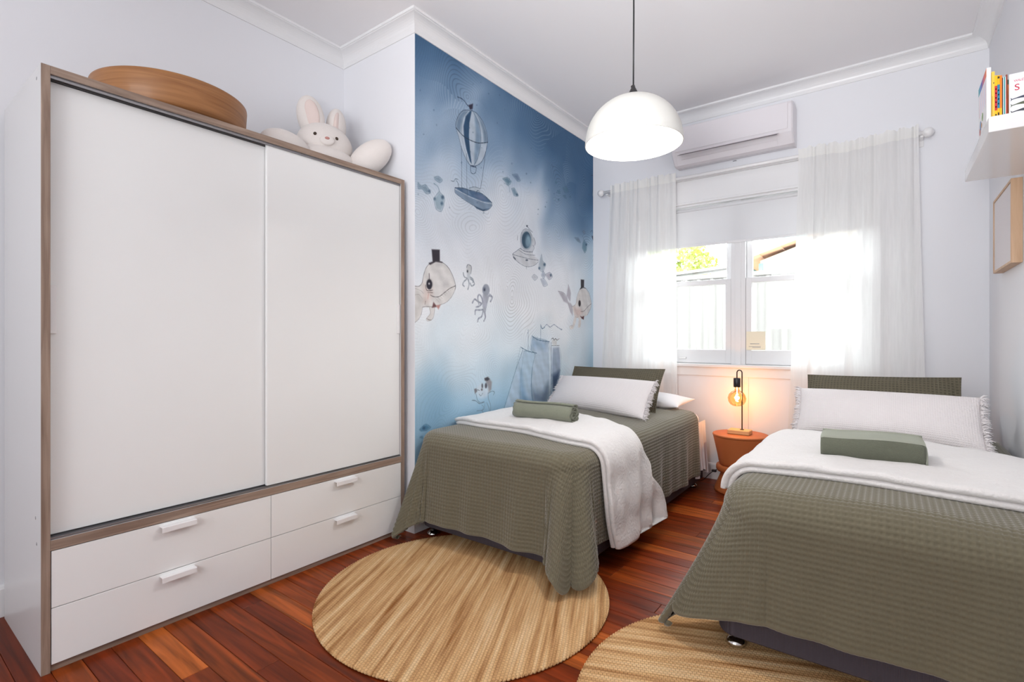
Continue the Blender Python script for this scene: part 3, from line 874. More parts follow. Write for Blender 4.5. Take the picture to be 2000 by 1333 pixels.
('f',(46, 44, 54),1,1,'0.171,1.454;0.17,1.444;0.166,1.435;0.161,1.428;0.154,1.423;0.147,1.421;0.139,1.422;0.133,1.426;0.127,1.432;0.124,1.44;0.123,1.45;0.124,1.459;0.127,1.468;0.133,1.475;0.139,1.48;0.147,1.482;0.154,1.481;0.161,1.477;0.166,1.471;0.17,1.463'),
('f',(225, 225, 228),1,1,'0.151,1.456;0.151,1.454;0.15,1.452;0.149,1.451;0.147,1.45;0.145,1.45;0.143,1.45;0.141,1.45;0.14,1.451;0.139,1.453;0.139,1.455;0.139,1.456;0.14,1.458;0.141,1.459;0.143,1.46;0.145,1.461;0.147,1.46;0.149,1.46;0.15,1.459;0.151,1.457'),
('s',(58, 52, 56),1.1,1,'0.145,1.516;0.146,1.481'),
('s',(70, 64, 66),1,1,'0.115,1.444;0.128,1.413;0.175,1.419'),
('s',(96, 80, 80),1,0.8,'0.134,1.402;0.175,1.403'),
('s',(190, 140, 130),1.2,0.7,'0.14,1.396;0.134,1.363'),
('s',(110, 96, 92),1.4,0.6,'0.115,1.348;0.112,1.33'),
('s',(110, 104, 104),0.9,0.8,'0.094,1.312;0.122,1.317;0.175,1.317'),
('f',(58, 54, 62),1,1,'0.166,1.664;0.234,1.671;0.235,1.601;0.258,1.598;0.254,1.593;0.201,1.594;0.153,1.569;0.142,1.579;0.174,1.591'),
('f',(104, 72, 74),1,1,'0.181,1.347;0.203,1.328;0.208,1.319;0.169,1.312'),
('f',(186, 140, 136),1,1,'0.203,1.328;0.242,1.334;0.224,1.304;0.208,1.32'),
('s',(130, 122, 120),1,1,'0.125,1.244;0.144,1.239;0.163,1.238'),
('f',(196, 200, 204),1,1,'0.529,1.58;0.528,1.57;0.524,1.561;0.518,1.554;0.511,1.548;0.503,1.546;0.495,1.547;0.488,1.55;0.482,1.557;0.479,1.565;0.478,1.575;0.479,1.584;0.482,1.593;0.488,1.601;0.495,1.606;0.503,1.609;0.511,1.608;0.518,1.604;0.524,1.598;0.528,1.59'),
('s',(112, 120, 130),1.6,0.9,'0.481,1.59;0.492,1.609;0.522,1.605;0.528,1.585;0.522,1.554'),
('f',(60, 66, 76),1,1,'0.496,1.566;0.496,1.564;0.495,1.562;0.494,1.56;0.492,1.558;0.49,1.558;0.488,1.558;0.486,1.559;0.484,1.56;0.483,1.563;0.483,1.565;0.483,1.568;0.484,1.57;0.486,1.572;0.488,1.573;0.49,1.574;0.492,1.574;0.494,1.573;0.495,1.571;0.496,1.569'),
('f',(190, 198, 206),2,0.8,'0.484,1.55;0.518,1.554;0.511,1.512;0.488,1.51'),
('s',(140, 150, 162),2.6,0.9,'0.484,1.52;0.462,1.525;0.451,1.539;0.449,1.552'),
('s',(140, 150, 162),2.6,0.9,'0.484,1.515;0.455,1.495;0.444,1.474;0.458,1.465'),
('s',(140, 150, 162),2.6,0.9,'0.497,1.511;0.505,1.482;0.493,1.448'),
('s',(140, 150, 162),2.6,0.9,'0.518,1.518;0.549,1.506;0.557,1.486;0.53,1.473;0.517,1.49'),
('s',(140, 150, 162),2.6,0.9,'0.515,1.53;0.545,1.518;0.543,1.498'),
('f',(156, 162, 176),1,1,'0.718,1.46;0.716,1.447;0.71,1.435;0.702,1.425;0.691,1.419;0.678,1.416;0.666,1.417;0.655,1.422;0.647,1.431;0.641,1.441;0.639,1.454;0.641,1.467;0.647,1.478;0.655,1.488;0.666,1.495;0.678,1.498;0.691,1.497;0.702,1.492;0.71,1.483;0.716,1.472'),
('f',(120, 128, 144),1,1,'0.677,1.462;0.676,1.457;0.674,1.452;0.67,1.449;0.665,1.446;0.66,1.445;0.655,1.445;0.651,1.447;0.647,1.451;0.645,1.455;0.644,1.459;0.645,1.464;0.647,1.469;0.651,1.473;0.655,1.475;0.66,1.476;0.665,1.476;0.67,1.474;0.674,1.471;0.676,1.467'),
('f',(56, 62, 76),1,1,'0.668,1.459;0.668,1.456;0.667,1.454;0.666,1.453;0.664,1.451;0.662,1.451;0.66,1.451;0.658,1.452;0.657,1.454;0.656,1.455;0.655,1.458;0.656,1.46;0.657,1.462;0.658,1.464;0.66,1.465;0.662,1.466;0.664,1.465;0.666,1.464;0.667,1.463;0.668,1.461'),
('f',(166, 170, 184),2,0.95,'0.648,1.426;0.714,1.425;0.693,1.371;0.673,1.312;0.667,1.275;0.652,1.316;0.64,1.368'),
('s',(142, 148, 164),3.4,0.95,'0.644,1.373;0.628,1.409;0.604,1.42;0.592,1.396;0.604,1.356'),
('s',(142, 148, 164),3.4,0.95,'0.636,1.363;0.596,1.373;0.561,1.387;0.538,1.362'),
('s',(142, 148, 164),3.4,0.95,'0.628,1.357;0.608,1.343;0.576,1.336'),
('s',(142, 148, 164),3.4,0.95,'0.644,1.321;0.604,1.317;0.569,1.315;0.565,1.287'),
('s',(142, 148, 164),3.4,0.95,'0.648,1.311;0.632,1.274;0.6,1.26;0.591,1.239'),
('s',(142, 148, 164),3.4,0.95,'0.664,1.307;0.673,1.275;0.656,1.245'),
('s',(142, 148, 164),3.4,0.95,'0.714,1.42;0.745,1.411;0.727,1.381'),
('s',(142, 148, 164),3.4,0.95,'0.718,1.431;0.745,1.416'),
('s',(110, 116, 132),0.6,0.8,'0.648,1.426;0.64,1.368;0.652,1.316'),
('s',(110, 116, 132),0.6,0.8,'0.714,1.425;0.685,1.36;0.673,1.307'),
('f',(142, 138, 142),2,0.9,'0.662,0.852;0.705,0.86;0.742,0.823;0.736,0.774;0.705,0.749;0.695,0.802'),
('f',(70, 70, 78),1,1,'0.662,0.854;0.695,0.861;0.719,0.846;0.695,0.835;0.667,0.84'),
('f',(205, 213, 222),4,0.7,'0.71,0.764;0.706,0.749;0.697,0.737;0.682,0.727;0.664,0.722;0.643,0.722;0.623,0.726;0.606,0.734;0.591,0.746;0.582,0.76;0.579,0.775;0.582,0.79;0.591,0.802;0.606,0.811;0.623,0.817;0.643,0.818;0.664,0.814;0.682,0.806;0.697,0.794;0.706,0.779'),
('f',(84, 86, 96),1,1,'0.691,0.802;0.69,0.797;0.688,0.792;0.685,0.788;0.682,0.786;0.678,0.785;0.674,0.786;0.671,0.789;0.668,0.793;0.667,0.798;0.666,0.804;0.667,0.81;0.668,0.814;0.671,0.818;0.674,0.821;0.678,0.821;0.682,0.82;0.685,0.817;0.688,0.813;0.69,0.808'),
('f',(96, 98, 108),1,1,'0.647,0.804;0.647,0.799;0.646,0.795;0.644,0.792;0.641,0.79;0.639,0.789;0.636,0.79;0.634,0.793;0.632,0.796;0.631,0.801;0.631,0.806;0.631,0.81;0.632,0.815;0.634,0.818;0.636,0.82;0.639,0.82;0.641,0.82;0.644,0.817;0.646,0.814;0.647,0.809'),
('f',(110, 106, 112),1,1,'0.643,0.779;0.643,0.777;0.642,0.775;0.64,0.773;0.637,0.772;0.634,0.772;0.631,0.773;0.629,0.774;0.627,0.776;0.625,0.778;0.625,0.78;0.625,0.782;0.627,0.784;0.629,0.786;0.631,0.787;0.634,0.787;0.637,0.786;0.64,0.785;0.642,0.783;0.643,0.781'),
('f',(120, 120, 128),1,1,'0.555,0.789;0.577,0.793;0.588,0.774;0.564,0.756'),
('s',(96, 100, 108),1,1,'0.588,0.783;0.611,0.775'),
('s',(104, 120, 136),1,0.9,'0.575,0.755;0.588,0.715;0.62,0.694;0.659,0.696'),
('s',(104, 120, 136),1.1,0.9,'0.7,0.753;0.705,0.71;0.729,0.659;0.719,0.599'),
('s',(104, 120, 136),1.6,0.9,'0.535,0.717;0.57,0.711;0.611,0.688;0.659,0.693'),
('s',(104, 120, 136),0.8,0.9,'0.667,0.689;0.653,0.643;0.584,0.642'),
('s',(104, 120, 136),1.2,0.9,'0.705,0.749;0.744,0.76;0.771,0.75;0.758,0.732'),
('s',(104, 120, 136),1,0.9,'0.607,0.752;0.625,0.738;0.643,0.755'),
('s',(104, 120, 136),0.8,0.9,'0.634,0.675;0.653,0.661;0.639,0.632;0.662,0.618'),
('s',(104, 120, 136),0.8,0.9,'0.686,0.687;0.714,0.636;0.7,0.604'),
('f',(70, 118, 150),2.5,0.85,'0.069,0.591;0.095,0.608;0.12,0.615;0.157,0.592;0.124,0.579;0.081,0.582'),
('s',(74, 98, 122),0.7,0.6,'0.069,0.591;0.095,0.608;0.12,0.615;0.157,0.592;0.124,0.579;0.081,0.582;0.069,0.591'),
('f',(50, 78, 104),2,0.8,'0.112,0.594;0.112,0.591;0.111,0.588;0.108,0.587;0.106,0.586;0.102,0.586;0.099,0.587;0.097,0.588;0.094,0.591;0.093,0.594;0.092,0.597;0.093,0.6;0.094,0.602;0.097,0.604;0.099,0.605;0.102,0.605;0.106,0.604;0.108,0.602;0.111,0.6;0.112,0.597'),
('f',(76, 122, 152),2.5,0.8,'0.159,0.561;0.182,0.567;0.199,0.555;0.182,0.548'),
('s',(74, 98, 122),0.7,0.6,'0.159,0.561;0.182,0.567;0.199,0.555;0.182,0.548;0.159,0.561'),
('f',(76, 122, 152),2.5,0.8,'0.071,0.545;0.088,0.548;0.092,0.537'),
('s',(74, 98, 122),0.7,0.6,'0.071,0.545;0.088,0.548;0.092,0.537;0.071,0.545'),
('f',(178, 198, 216),3,0.85,'1.112,1.038;1.08,0.602;0.885,0.624;1.01,0.864'),
('s',(84, 112, 140),1.1,0.9,'1.107,1.032;1.01,0.87;0.93,0.719;0.862,0.593'),
('s',(110, 136, 160),0.6,0.8,'1.082,1.061;1.039,0.942;1.01,0.87'),
('s',(120, 150, 178),0.9,0.8,'0.885,0.624;1.01,0.615;1.082,0.599'),
('f',(176, 198, 216),2,0.9,'1.127,1.032;1.282,1.007;1.256,0.951;1.226,0.84;1.231,0.698;1.256,0.618;1.157,0.599;1.087,0.595;1.08,0.768;1.092,0.883'),
('f',(112, 150, 188),9,0.7,'1.092,0.883;1.08,0.768;1.085,0.599;1.178,0.603;1.147,0.705;1.107,0.795'),
('f',(104, 140, 176),7,0.6,'1.137,0.677;1.25,0.648;1.256,0.618;1.107,0.599'),
('s',(104, 132, 158),0.8,0.8,'1.127,1.032;1.282,1.007;1.256,0.951;1.226,0.84;1.231,0.698;1.256,0.618;1.157,0.599;1.087,0.595;1.08,0.768;1.092,0.883;1.127,1.032'),
('f',(180, 196, 212),2,0.9,'1.24,1.136;1.476,1.098;1.465,1.018;1.473,0.863;1.476,0.67;1.425,0.597;1.256,0.63;1.227,0.757;1.24,0.905;1.277,1.004;1.221,1.041'),
('f',(100, 120, 146),9,0.7,'1.227,0.757;1.256,0.629;1.425,0.597;1.473,0.676;1.465,0.77;1.369,0.685;1.282,0.717'),
('f',(132, 160, 190),8,0.55,'1.221,1.041;1.24,1.13;1.358,1.106;1.448,1.093;1.425,1.031;1.314,1.052'),
('s',(96, 124, 150),0.9,0.8,'1.24,1.136;1.476,1.098;1.465,1.018;1.473,0.863;1.476,0.67;1.425,0.597;1.256,0.63;1.227,0.757;1.24,0.905;1.277,1.004;1.221,1.041;1.24,1.136'),
('s',(84, 112, 144),1.6,0.7,'1.24,0.899;1.224,0.757;1.25,0.633'),
('f',(150, 164, 186),3,0.9,'1.535,1.048;1.631,1.052;1.651,0.982;1.651,0.853;1.631,0.79;1.54,0.68;1.52,0.86'),
('f',(58, 76, 106),7,0.85,'1.523,0.822;1.637,0.854;1.625,0.784;1.54,0.683'),
('s',(120, 140, 160),0.7,0.8,'1.643,1.046;1.668,0.981;1.661,0.853'),
('f',(206, 216, 226),2,0.8,'1.479,1.108;1.512,1.108;1.505,0.667;1.476,0.666'),
('s',(60, 84, 112),1.4,0.9,'1.511,1.092;1.512,0.861;1.505,0.667'),
('s',(200, 212, 224),0.7,0.9,'1.529,1.036;1.526,0.709'),
('s',(76, 102, 128),1.5,1,'1.085,1.06;1.178,1.03;1.298,1.01'),
('s',(84, 108, 134),1.1,1,'1.183,1.192;1.183,1.033'),
('s',(76, 102, 128),1.6,1,'1.235,1.145;1.293,1.121;1.358,1.109;1.482,1.099'),
('s',(84, 116, 146),1.2,1,'1.355,1.236;1.355,1.106'),
('s',(96, 122, 148),1,0.8,'1.25,1.135;1.263,1.115'),
('s',(96, 122, 148),1,0.8,'1.291,1.128;1.304,1.109'),
('s',(96, 122, 148),1,0.8,'1.332,1.12;1.345,1.103'),
('s',(96, 122, 148),1,0.8,'1.373,1.113;1.387,1.096'),
('s',(96, 122, 148),1,0.8,'1.416,1.105;1.429,1.09'),
('s',(96, 122, 148),1,0.8,'1.459,1.098;1.473,1.083'),
('s',(96, 122, 148),1,0.8,'1.102,1.052;1.111,1.033'),
('s',(96, 122, 148),1,0.8,'1.142,1.042;1.151,1.025'),
('s',(96, 122, 148),1,0.8,'1.183,1.032;1.192,1.016'),
('s',(96, 122, 148),1,0.8,'1.224,1.022;1.234,1.007'),
('s',(96, 122, 148),1,0.8,'1.266,1.011;1.276,0.999'),
('s',(138, 152, 174),2.2,0.85,'1.358,1.227;1.382,1.202;1.425,1.228;1.448,1.237;1.494,1.217;1.552,1.239;1.6,1.222;1.674,1.198'),
('s',(80, 112, 142),1.4,1,'1.358,1.227;1.375,1.203;1.414,1.216'),
('f',(130, 146, 168),1,1,'1.682,1.201;1.682,1.2;1.68,1.198;1.678,1.197;1.675,1.197;1.671,1.196;1.668,1.197;1.665,1.197;1.662,1.198;1.661,1.199;1.66,1.201;1.661,1.202;1.662,1.203;1.665,1.204;1.668,1.205;1.671,1.205;1.675,1.205;1.678,1.205;1.68,1.204;1.682,1.202'),
('s',(96, 104, 112),1.1,1,'1.517,1.066;1.637,1.066'),
('f',(208, 212, 214),2,0.9,'1.515,1.111;1.558,1.12;1.6,1.111;1.594,1.071;1.529,1.07'),
('s',(74, 76, 84),1.8,0.9,'1.515,1.121;1.54,1.127;1.555,1.111;1.576,1.124;1.6,1.111;1.618,1.117'),
('s',(120, 116, 120),1,0.8,'1.618,1.12;1.643,1.123'),
('s',(84, 108, 134),1,1,'1.178,1.171;1.173,1.165'),
('f',(70, 92, 118),1,0.6,'1.167,2.379;1.167,2.377;1.165,2.376;1.164,2.374;1.162,2.373;1.159,2.372;1.157,2.371;1.155,2.372;1.153,2.372;1.152,2.374;1.152,2.375;1.152,2.377;1.153,2.379;1.155,2.381;1.157,2.382;1.159,2.383;1.162,2.383;1.164,2.383;1.165,2.382;1.167,2.381'),
('f',(70, 92, 118),1,0.6,'1.448,2.221;1.448,2.22;1.448,2.219;1.447,2.217;1.446,2.217;1.444,2.216;1.443,2.216;1.442,2.216;1.441,2.217;1.441,2.218;1.44,2.219;1.441,2.221;1.441,2.222;1.442,2.223;1.443,2.224;1.444,2.225;1.446,2.225;1.447,2.224;1.448,2.223;1.448,2.222'),
('f',(70, 92, 118),1,0.6,'2.041,2.738;2.041,2.737;2.039,2.735;2.036,2.734;2.033,2.733;2.03,2.731;2.026,2.731;2.023,2.73;2.02,2.73;2.019,2.73;2.018,2.731;2.019,2.732;2.02,2.734;2.023,2.735;2.026,2.737;2.03,2.738;2.033,2.739;2.036,2.739;2.039,2.739;2.041,2.739'),
('f',(70, 92, 118),1,0.6,'0.835,2.851;0.835,2.849;0.834,2.848;0.833,2.846;0.831,2.845;0.83,2.844;0.828,2.844;0.826,2.844;0.825,2.844;0.824,2.845;0.824,2.846;0.824,2.848;0.825,2.849;0.826,2.85;0.828,2.852;0.83,2.852;0.831,2.853;0.833,2.853;0.834,2.853;0.835,2.852'),
('f',(70, 92, 118),1,0.6,'0.076,2.588;0.076,2.587;0.076,2.585;0.075,2.584;0.074,2.583;0.073,2.582;0.072,2.582;0.071,2.583;0.071,2.583;0.07,2.584;0.07,2.586;0.07,2.587;0.071,2.588;0.071,2.59;0.072,2.59;0.073,2.591;0.074,2.591;0.075,2.591;0.076,2.59;0.076,2.589'),
('f',(70, 92, 118),1,0.6,'0.06,1.972;0.06,1.972;0.06,1.971;0.059,1.97;0.058,1.97;0.058,1.969;0.057,1.969;0.056,1.969;0.055,1.97;0.055,1.97;0.055,1.971;0.055,1.972;0.055,1.973;0.056,1.973;0.057,1.974;0.058,1.974;0.058,1.974;0.059,1.974;0.06,1.974;0.06,1.973'),
('f',(70, 92, 118),1,0.6,'2.165,2.447;2.165,2.445;2.164,2.443;2.162,2.441;2.16,2.439;2.158,2.438;2.155,2.438;2.153,2.439;2.152,2.44;2.151,2.442;2.15,2.444;2.151,2.446;2.152,2.448;2.153,2.45;2.155,2.451;2.158,2.452;2.16,2.452;2.162,2.452;2.164,2.451;2.165,2.449'),
('f',(70, 92, 118),1,0.6,'0.978,2.405;0.978,2.403;0.978,2.401;0.977,2.4;0.975,2.399;0.974,2.398;0.973,2.398;0.972,2.399;0.971,2.399;0.97,2.401;0.97,2.402;0.97,2.404;0.971,2.406;0.972,2.407;0.973,2.408;0.974,2.409;0.975,2.409;0.977,2.409;0.978,2.408;0.978,2.406'),
('f',(70, 92, 118),1,0.6,'1.329,2.141;1.329,2.139;1.327,2.138;1.325,2.137;1.323,2.136;1.32,2.135;1.318,2.135;1.315,2.135;1.313,2.135;1.312,2.136;1.312,2.137;1.312,2.138;1.313,2.139;1.315,2.141;1.318,2.141;1.32,2.142;1.323,2.143;1.325,2.143;1.327,2.142;1.329,2.141'),
('f',(70, 92, 118),1,0.6,'0.628,2.858;0.627,2.857;0.627,2.856;0.626,2.855;0.625,2.854;0.624,2.854;0.623,2.854;0.622,2.854;0.622,2.854;0.621,2.854;0.621,2.855;0.621,2.856;0.622,2.856;0.622,2.857;0.623,2.858;0.624,2.858;0.625,2.859;0.626,2.859;0.627,2.859;0.627,2.858'),
('f',(70, 92, 118),1,0.6,'0.521,2.357;0.521,2.356;0.52,2.355;0.52,2.354;0.519,2.353;0.518,2.352;0.517,2.352;0.517,2.353;0.516,2.353;0.516,2.354;0.516,2.356;0.516,2.357;0.516,2.358;0.517,2.359;0.517,2.36;0.518,2.361;0.519,2.361;0.52,2.36;0.52,2.359;0.521,2.358'),
('f',(70, 92, 118),1,0.6,'0.588,2.689;0.588,2.687;0.587,2.686;0.586,2.685;0.584,2.684;0.582,2.683;0.58,2.682;0.579,2.682;0.577,2.683;0.577,2.683;0.576,2.684;0.577,2.685;0.577,2.687;0.579,2.688;0.58,2.689;0.582,2.69;0.584,2.691;0.586,2.691;0.587,2.69;0.588,2.69'),
('f',(70, 92, 118),1,0.6,'0.549,2.494;0.549,2.493;0.548,2.492;0.547,2.491;0.545,2.49;0.543,2.49;0.542,2.489;0.54,2.489;0.539,2.489;0.538,2.49;0.538,2.49;0.538,2.491;0.539,2.492;0.54,2.493;0.542,2.494;0.543,2.494;0.545,2.495;0.547,2.495;0.548,2.495;0.549,2.494'),
('f',(70, 92, 118),1,0.6,'1.474,2.326;1.474,2.324;1.473,2.323;1.472,2.321;1.471,2.32;1.47,2.32;1.469,2.32;1.468,2.32;1.467,2.321;1.466,2.323;1.466,2.324;1.466,2.326;1.467,2.328;1.468,2.329;1.469,2.33;1.47,2.331;1.471,2.331;1.472,2.33;1.473,2.329;1.474,2.328'),
('f',(70, 92, 118),1,0.6,'0.636,2.417;0.636,2.417;0.636,2.416;0.635,2.415;0.634,2.415;0.633,2.414;0.632,2.414;0.632,2.414;0.631,2.415;0.631,2.415;0.631,2.416;0.631,2.417;0.631,2.417;0.632,2.418;0.632,2.418;0.633,2.419;0.634,2.419;0.635,2.419;0.636,2.419;0.636,2.418'),
('f',(70, 92, 118),1,0.6,'0.323,1.948;0.323,1.947;0.322,1.946;0.322,1.945;0.321,1.944;0.32,1.944;0.319,1.944;0.318,1.944;0.317,1.945;0.317,1.946;0.317,1.947;0.317,1.948;0.317,1.95;0.318,1.951;0.319,1.951;0.32,1.952;0.321,1.952;0.322,1.951;0.322,1.951;0.323,1.949'),
('f',(70, 92, 118),1,0.6,'1.993,2.31;1.993,2.308;1.992,2.307;1.99,2.306;1.988,2.305;1.986,2.304;1.984,2.304;1.982,2.304;1.98,2.304;1.979,2.305;1.979,2.307;1.979,2.308;1.98,2.309;1.982,2.311;1.984,2.312;1.986,2.312;1.988,2.313;1.99,2.312;1.992,2.312;1.993,2.311'),
('f',(70, 92, 118),1,0.6,'0.947,2.283;0.947,2.282;0.946,2.28;0.946,2.279;0.945,2.278;0.944,2.278;0.942,2.278;0.941,2.278;0.941,2.279;0.94,2.28;0.94,2.282;0.94,2.283;0.941,2.285;0.941,2.286;0.942,2.287;0.944,2.287;0.945,2.287;0.946,2.287;0.946,2.286;0.947,2.285'),
('f',(70, 92, 118),1,0.6,'1.601,2.336;1.601,2.334;1.6,2.332;1.599,2.331;1.598,2.33;1.597,2.329;1.595,2.329;1.594,2.33;1.593,2.331;1.593,2.332;1.592,2.334;1.593,2.336;1.593,2.338;1.594,2.34;1.595,2.341;1.597,2.341;1.598,2.341;1.599,2.341;1.6,2.34;1.601,2.338'),
('f',(70, 92, 118),1,0.6,'0.188,2.512;0.188,2.511;0.187,2.509;0.187,2.508;0.185,2.507;0.184,2.506;0.183,2.506;0.182,2.506;0.181,2.507;0.18,2.508;0.18,2.509;0.18,2.511;0.181,2.512;0.182,2.513;0.183,2.514;0.184,2.515;0.185,2.515;0.187,2.515;0.187,2.515;0.188,2.514'),
('f',(70, 92, 118),1,0.6,'0.591,2.036;0.591,2.035;0.59,2.034;0.589,2.033;0.588,2.033;0.586,2.032;0.584,2.032;0.583,2.032;0.582,2.033;0.581,2.033;0.581,2.034;0.581,2.035;0.582,2.036;0.583,2.037;0.584,2.038;0.586,2.038;0.588,2.038;0.589,2.038;0.59,2.038;0.591,2.037'),
('f',(70, 92, 118),1,0.6,'0.548,2.813;0.548,2.813;0.547,2.812;0.547,2.811;0.546,2.81;0.545,2.81;0.544,2.809;0.543,2.809;0.543,2.81;0.542,2.81;0.542,2.811;0.542,2.812;0.543,2.813;0.543,2.814;0.544,2.814;0.545,2.815;0.546,2.815;0.547,2.815;0.547,2.815;0.548,2.814'),
('f',(70, 92, 118),1,0.6,'1.321,2.101;1.321,2.1;1.32,2.1;1.319,2.099;1.318,2.098;1.317,2.098;1.315,2.098;1.314,2.098;1.313,2.098;1.312,2.099;1.312,2.1;1.312,2.1;1.313,2.101;1.314,2.102;1.315,2.103;1.317,2.103;1.318,2.103;1.319,2.103;1.32,2.103;1.321,2.102'),
('f',(70, 92, 118),1,0.6,'0.712,2.814;0.712,2.812;0.711,2.81;0.71,2.809;0.709,2.808;0.707,2.807;0.705,2.806;0.704,2.807;0.703,2.807;0.702,2.808;0.702,2.809;0.702,2.811;0.703,2.813;0.704,2.814;0.705,2.815;0.707,2.816;0.709,2.817;0.71,2.817;0.711,2.816;0.712,2.815'),
('f',(70, 92, 118),1,0.6,'0.806,2.644;0.806,2.642;0.806,2.64;0.805,2.639;0.804,2.638;0.803,2.637;0.802,2.637;0.801,2.638;0.801,2.639;0.8,2.64;0.8,2.642;0.8,2.643;0.801,2.645;0.801,2.646;0.802,2.647;0.803,2.648;0.804,2.648;0.805,2.647;0.806,2.646;0.806,2.645'),
('f',(70, 92, 118),1,0.6,'0.105,2.338;0.105,2.338;0.104,2.337;0.103,2.336;0.102,2.335;0.1,2.335;0.099,2.334;0.098,2.334;0.097,2.334;0.096,2.335;0.096,2.335;0.096,2.336;0.097,2.337;0.098,2.338;0.099,2.338;0.1,2.339;0.102,2.339;0.103,2.34;0.104,2.339;0.105,2.339'),
('f',(70, 92, 118),1,0.6,'1.431,2.182;1.43,2.181;1.429,2.179;1.428,2.177;1.425,2.176;1.423,2.175;1.421,2.175;1.419,2.176;1.417,2.176;1.416,2.178;1.416,2.179;1.416,2.181;1.417,2.183;1.419,2.184;1.421,2.185;1.423,2.186;1.425,2.186;1.428,2.186;1.429,2.185;1.43,2.184'),
('f',(70, 92, 118),1,0.6,'0.209,2.429;0.209,2.428;0.209,2.426;0.208,2.425;0.208,2.424;0.207,2.424;0.206,2.424;0.205,2.424;0.205,2.425;0.204,2.426;0.204,2.427;0.204,2.429;0.205,2.43;0.205,2.431;0.206,2.432;0.207,2.432;0.208,2.432;0.208,2.432;0.209,2.431;0.209,2.43'),
('f',(70, 92, 118),1,0.6,'0.513,2.512;0.513,2.51;0.512,2.509;0.511,2.507;0.509,2.506;0.507,2.505;0.505,2.504;0.503,2.504;0.502,2.505;0.501,2.506;0.5,2.507;0.501,2.509;0.502,2.51;0.503,2.512;0.505,2.513;0.507,2.514;0.509,2.515;0.511,2.514;0.512,2.514;0.513,2.513'),
('f',(70, 92, 118),1,0.6,'0.873,2.317;0.873,2.316;0.872,2.315;0.871,2.314;0.87,2.313;0.868,2.313;0.866,2.312;0.865,2.313;0.864,2.313;0.863,2.314;0.863,2.314;0.863,2.316;0.864,2.317;0.865,2.318;0.866,2.318;0.868,2.319;0.87,2.319;0.871,2.319;0.872,2.319;0.873,2.318'),
('f',(70, 92, 118),1,0.6,'0.66,1.982;0.66,1.98;0.659,1.979;0.657,1.978;0.655,1.977;0.653,1.976;0.651,1.976;0.649,1.976;0.648,1.977;0.647,1.978;0.646,1.979;0.647,1.98;0.648,1.981;0.649,1.983;0.651,1.984;0.653,1.984;0.655,1.984;0.657,1.984;0.659,1.984;0.66,1.983'),
('f',(70, 92, 118),1,0.6,'0.894,2.768;0.894,2.767;0.894,2.766;0.893,2.765;0.892,2.765;0.891,2.764;0.89,2.764;0.889,2.764;0.888,2.764;0.888,2.765;0.887,2.766;0.888,2.767;0.888,2.768;0.889,2.769;0.89,2.77;0.891,2.77;0.892,2.771;0.893,2.77;0.894,2.77;0.894,2.769'),
('f',(70, 92, 118),1,0.6,'1.562,2.317;1.561,2.315;1.56,2.314;1.559,2.312;1.557,2.311;1.555,2.31;1.553,2.31;1.552,2.31;1.55,2.311;1.549,2.313;1.549,2.314;1.549,2.316;1.55,2.318;1.552,2.319;1.553,2.321;1.555,2.321;1.557,2.321;1.559,2.321;1.56,2.32;1.561,2.319'),
('f',(70, 92, 118),1,0.6,'1.544,2.538;1.544,2.537;1.543,2.535;1.541,2.533;1.539,2.532;1.536,2.531;1.534,2.53;1.531,2.531;1.53,2.531;1.529,2.532;1.528,2.534;1.529,2.536;1.53,2.538;1.531,2.539;1.534,2.541;1.536,2.542;1.539,2.542;1.541,2.542;1.543,2.541;1.544,2.54'),
('f',(70, 92, 118),1,0.6,'0.632,2.281;0.632,2.28;0.631,2.279;0.631,2.278;0.63,2.277;0.628,2.276;0.627,2.276;0.626,2.276;0.625,2.277;0.625,2.278;0.624,2.279;0.625,2.28;0.625,2.281;0.626,2.282;0.627,2.283;0.628,2.284;0.63,2.284;0.631,2.283;0.631,2.283;0.632,2.282'),
('f',(70, 92, 118),1,0.6,'1.528,2.539;1.528,2.537;1.527,2.535;1.526,2.533;1.524,2.532;1.522,2.531;1.521,2.531;1.519,2.531;1.518,2.532;1.517,2.534;1.517,2.536;1.517,2.538;1.518,2.54;1.519,2.541;1.521,2.543;1.522,2.543;1.524,2.544;1.526,2.543;1.527,2.542;1.528,2.541'),
('f',(70, 92, 118),1,0.6,'1.225,2.591;1.225,2.59;1.225,2.589;1.224,2.587;1.223,2.587;1.222,2.586;1.221,2.586;1.22,2.586;1.219,2.587;1.218,2.588;1.218,2.589;1.218,2.591;1.219,2.592;1.22,2.593;1.221,2.594;1.222,2.595;1.223,2.595;1.224,2.594;1.225,2.594;1.225,2.593'),
('f',(70, 92, 118),1,0.6,'0.437,2.262;0.436,2.261;0.436,2.259;0.435,2.258;0.434,2.257;0.432,2.257;0.431,2.257;0.43,2.257;0.429,2.258;0.428,2.259;0.428,2.26;0.428,2.261;0.429,2.263;0.43,2.264;0.431,2.265;0.432,2.265;0.434,2.266;0.435,2.265;0.436,2.265;0.436,2.264'),
('f',(70, 92, 118),1,0.6,'1.222,2.325;1.221,2.324;1.221,2.322;1.22,2.321;1.218,2.32;1.216,2.319;1.215,2.319;1.213,2.319;1.212,2.32;1.211,2.321;1.211,2.323;1.211,2.324;1.212,2.326;1.213,2.327;1.215,2.328;1.216,2.329;1.218,2.329;1.22,2.328;1.221,2.328;1.221,2.327'),
]
PY0, PY1, PZ0, PZ1 = YN + .003, YB - .0005, .127, 2.905
RES = 420
NW, NH = int((PY1 - PY0) * RES), int((PZ1 - PZ0) * RES)

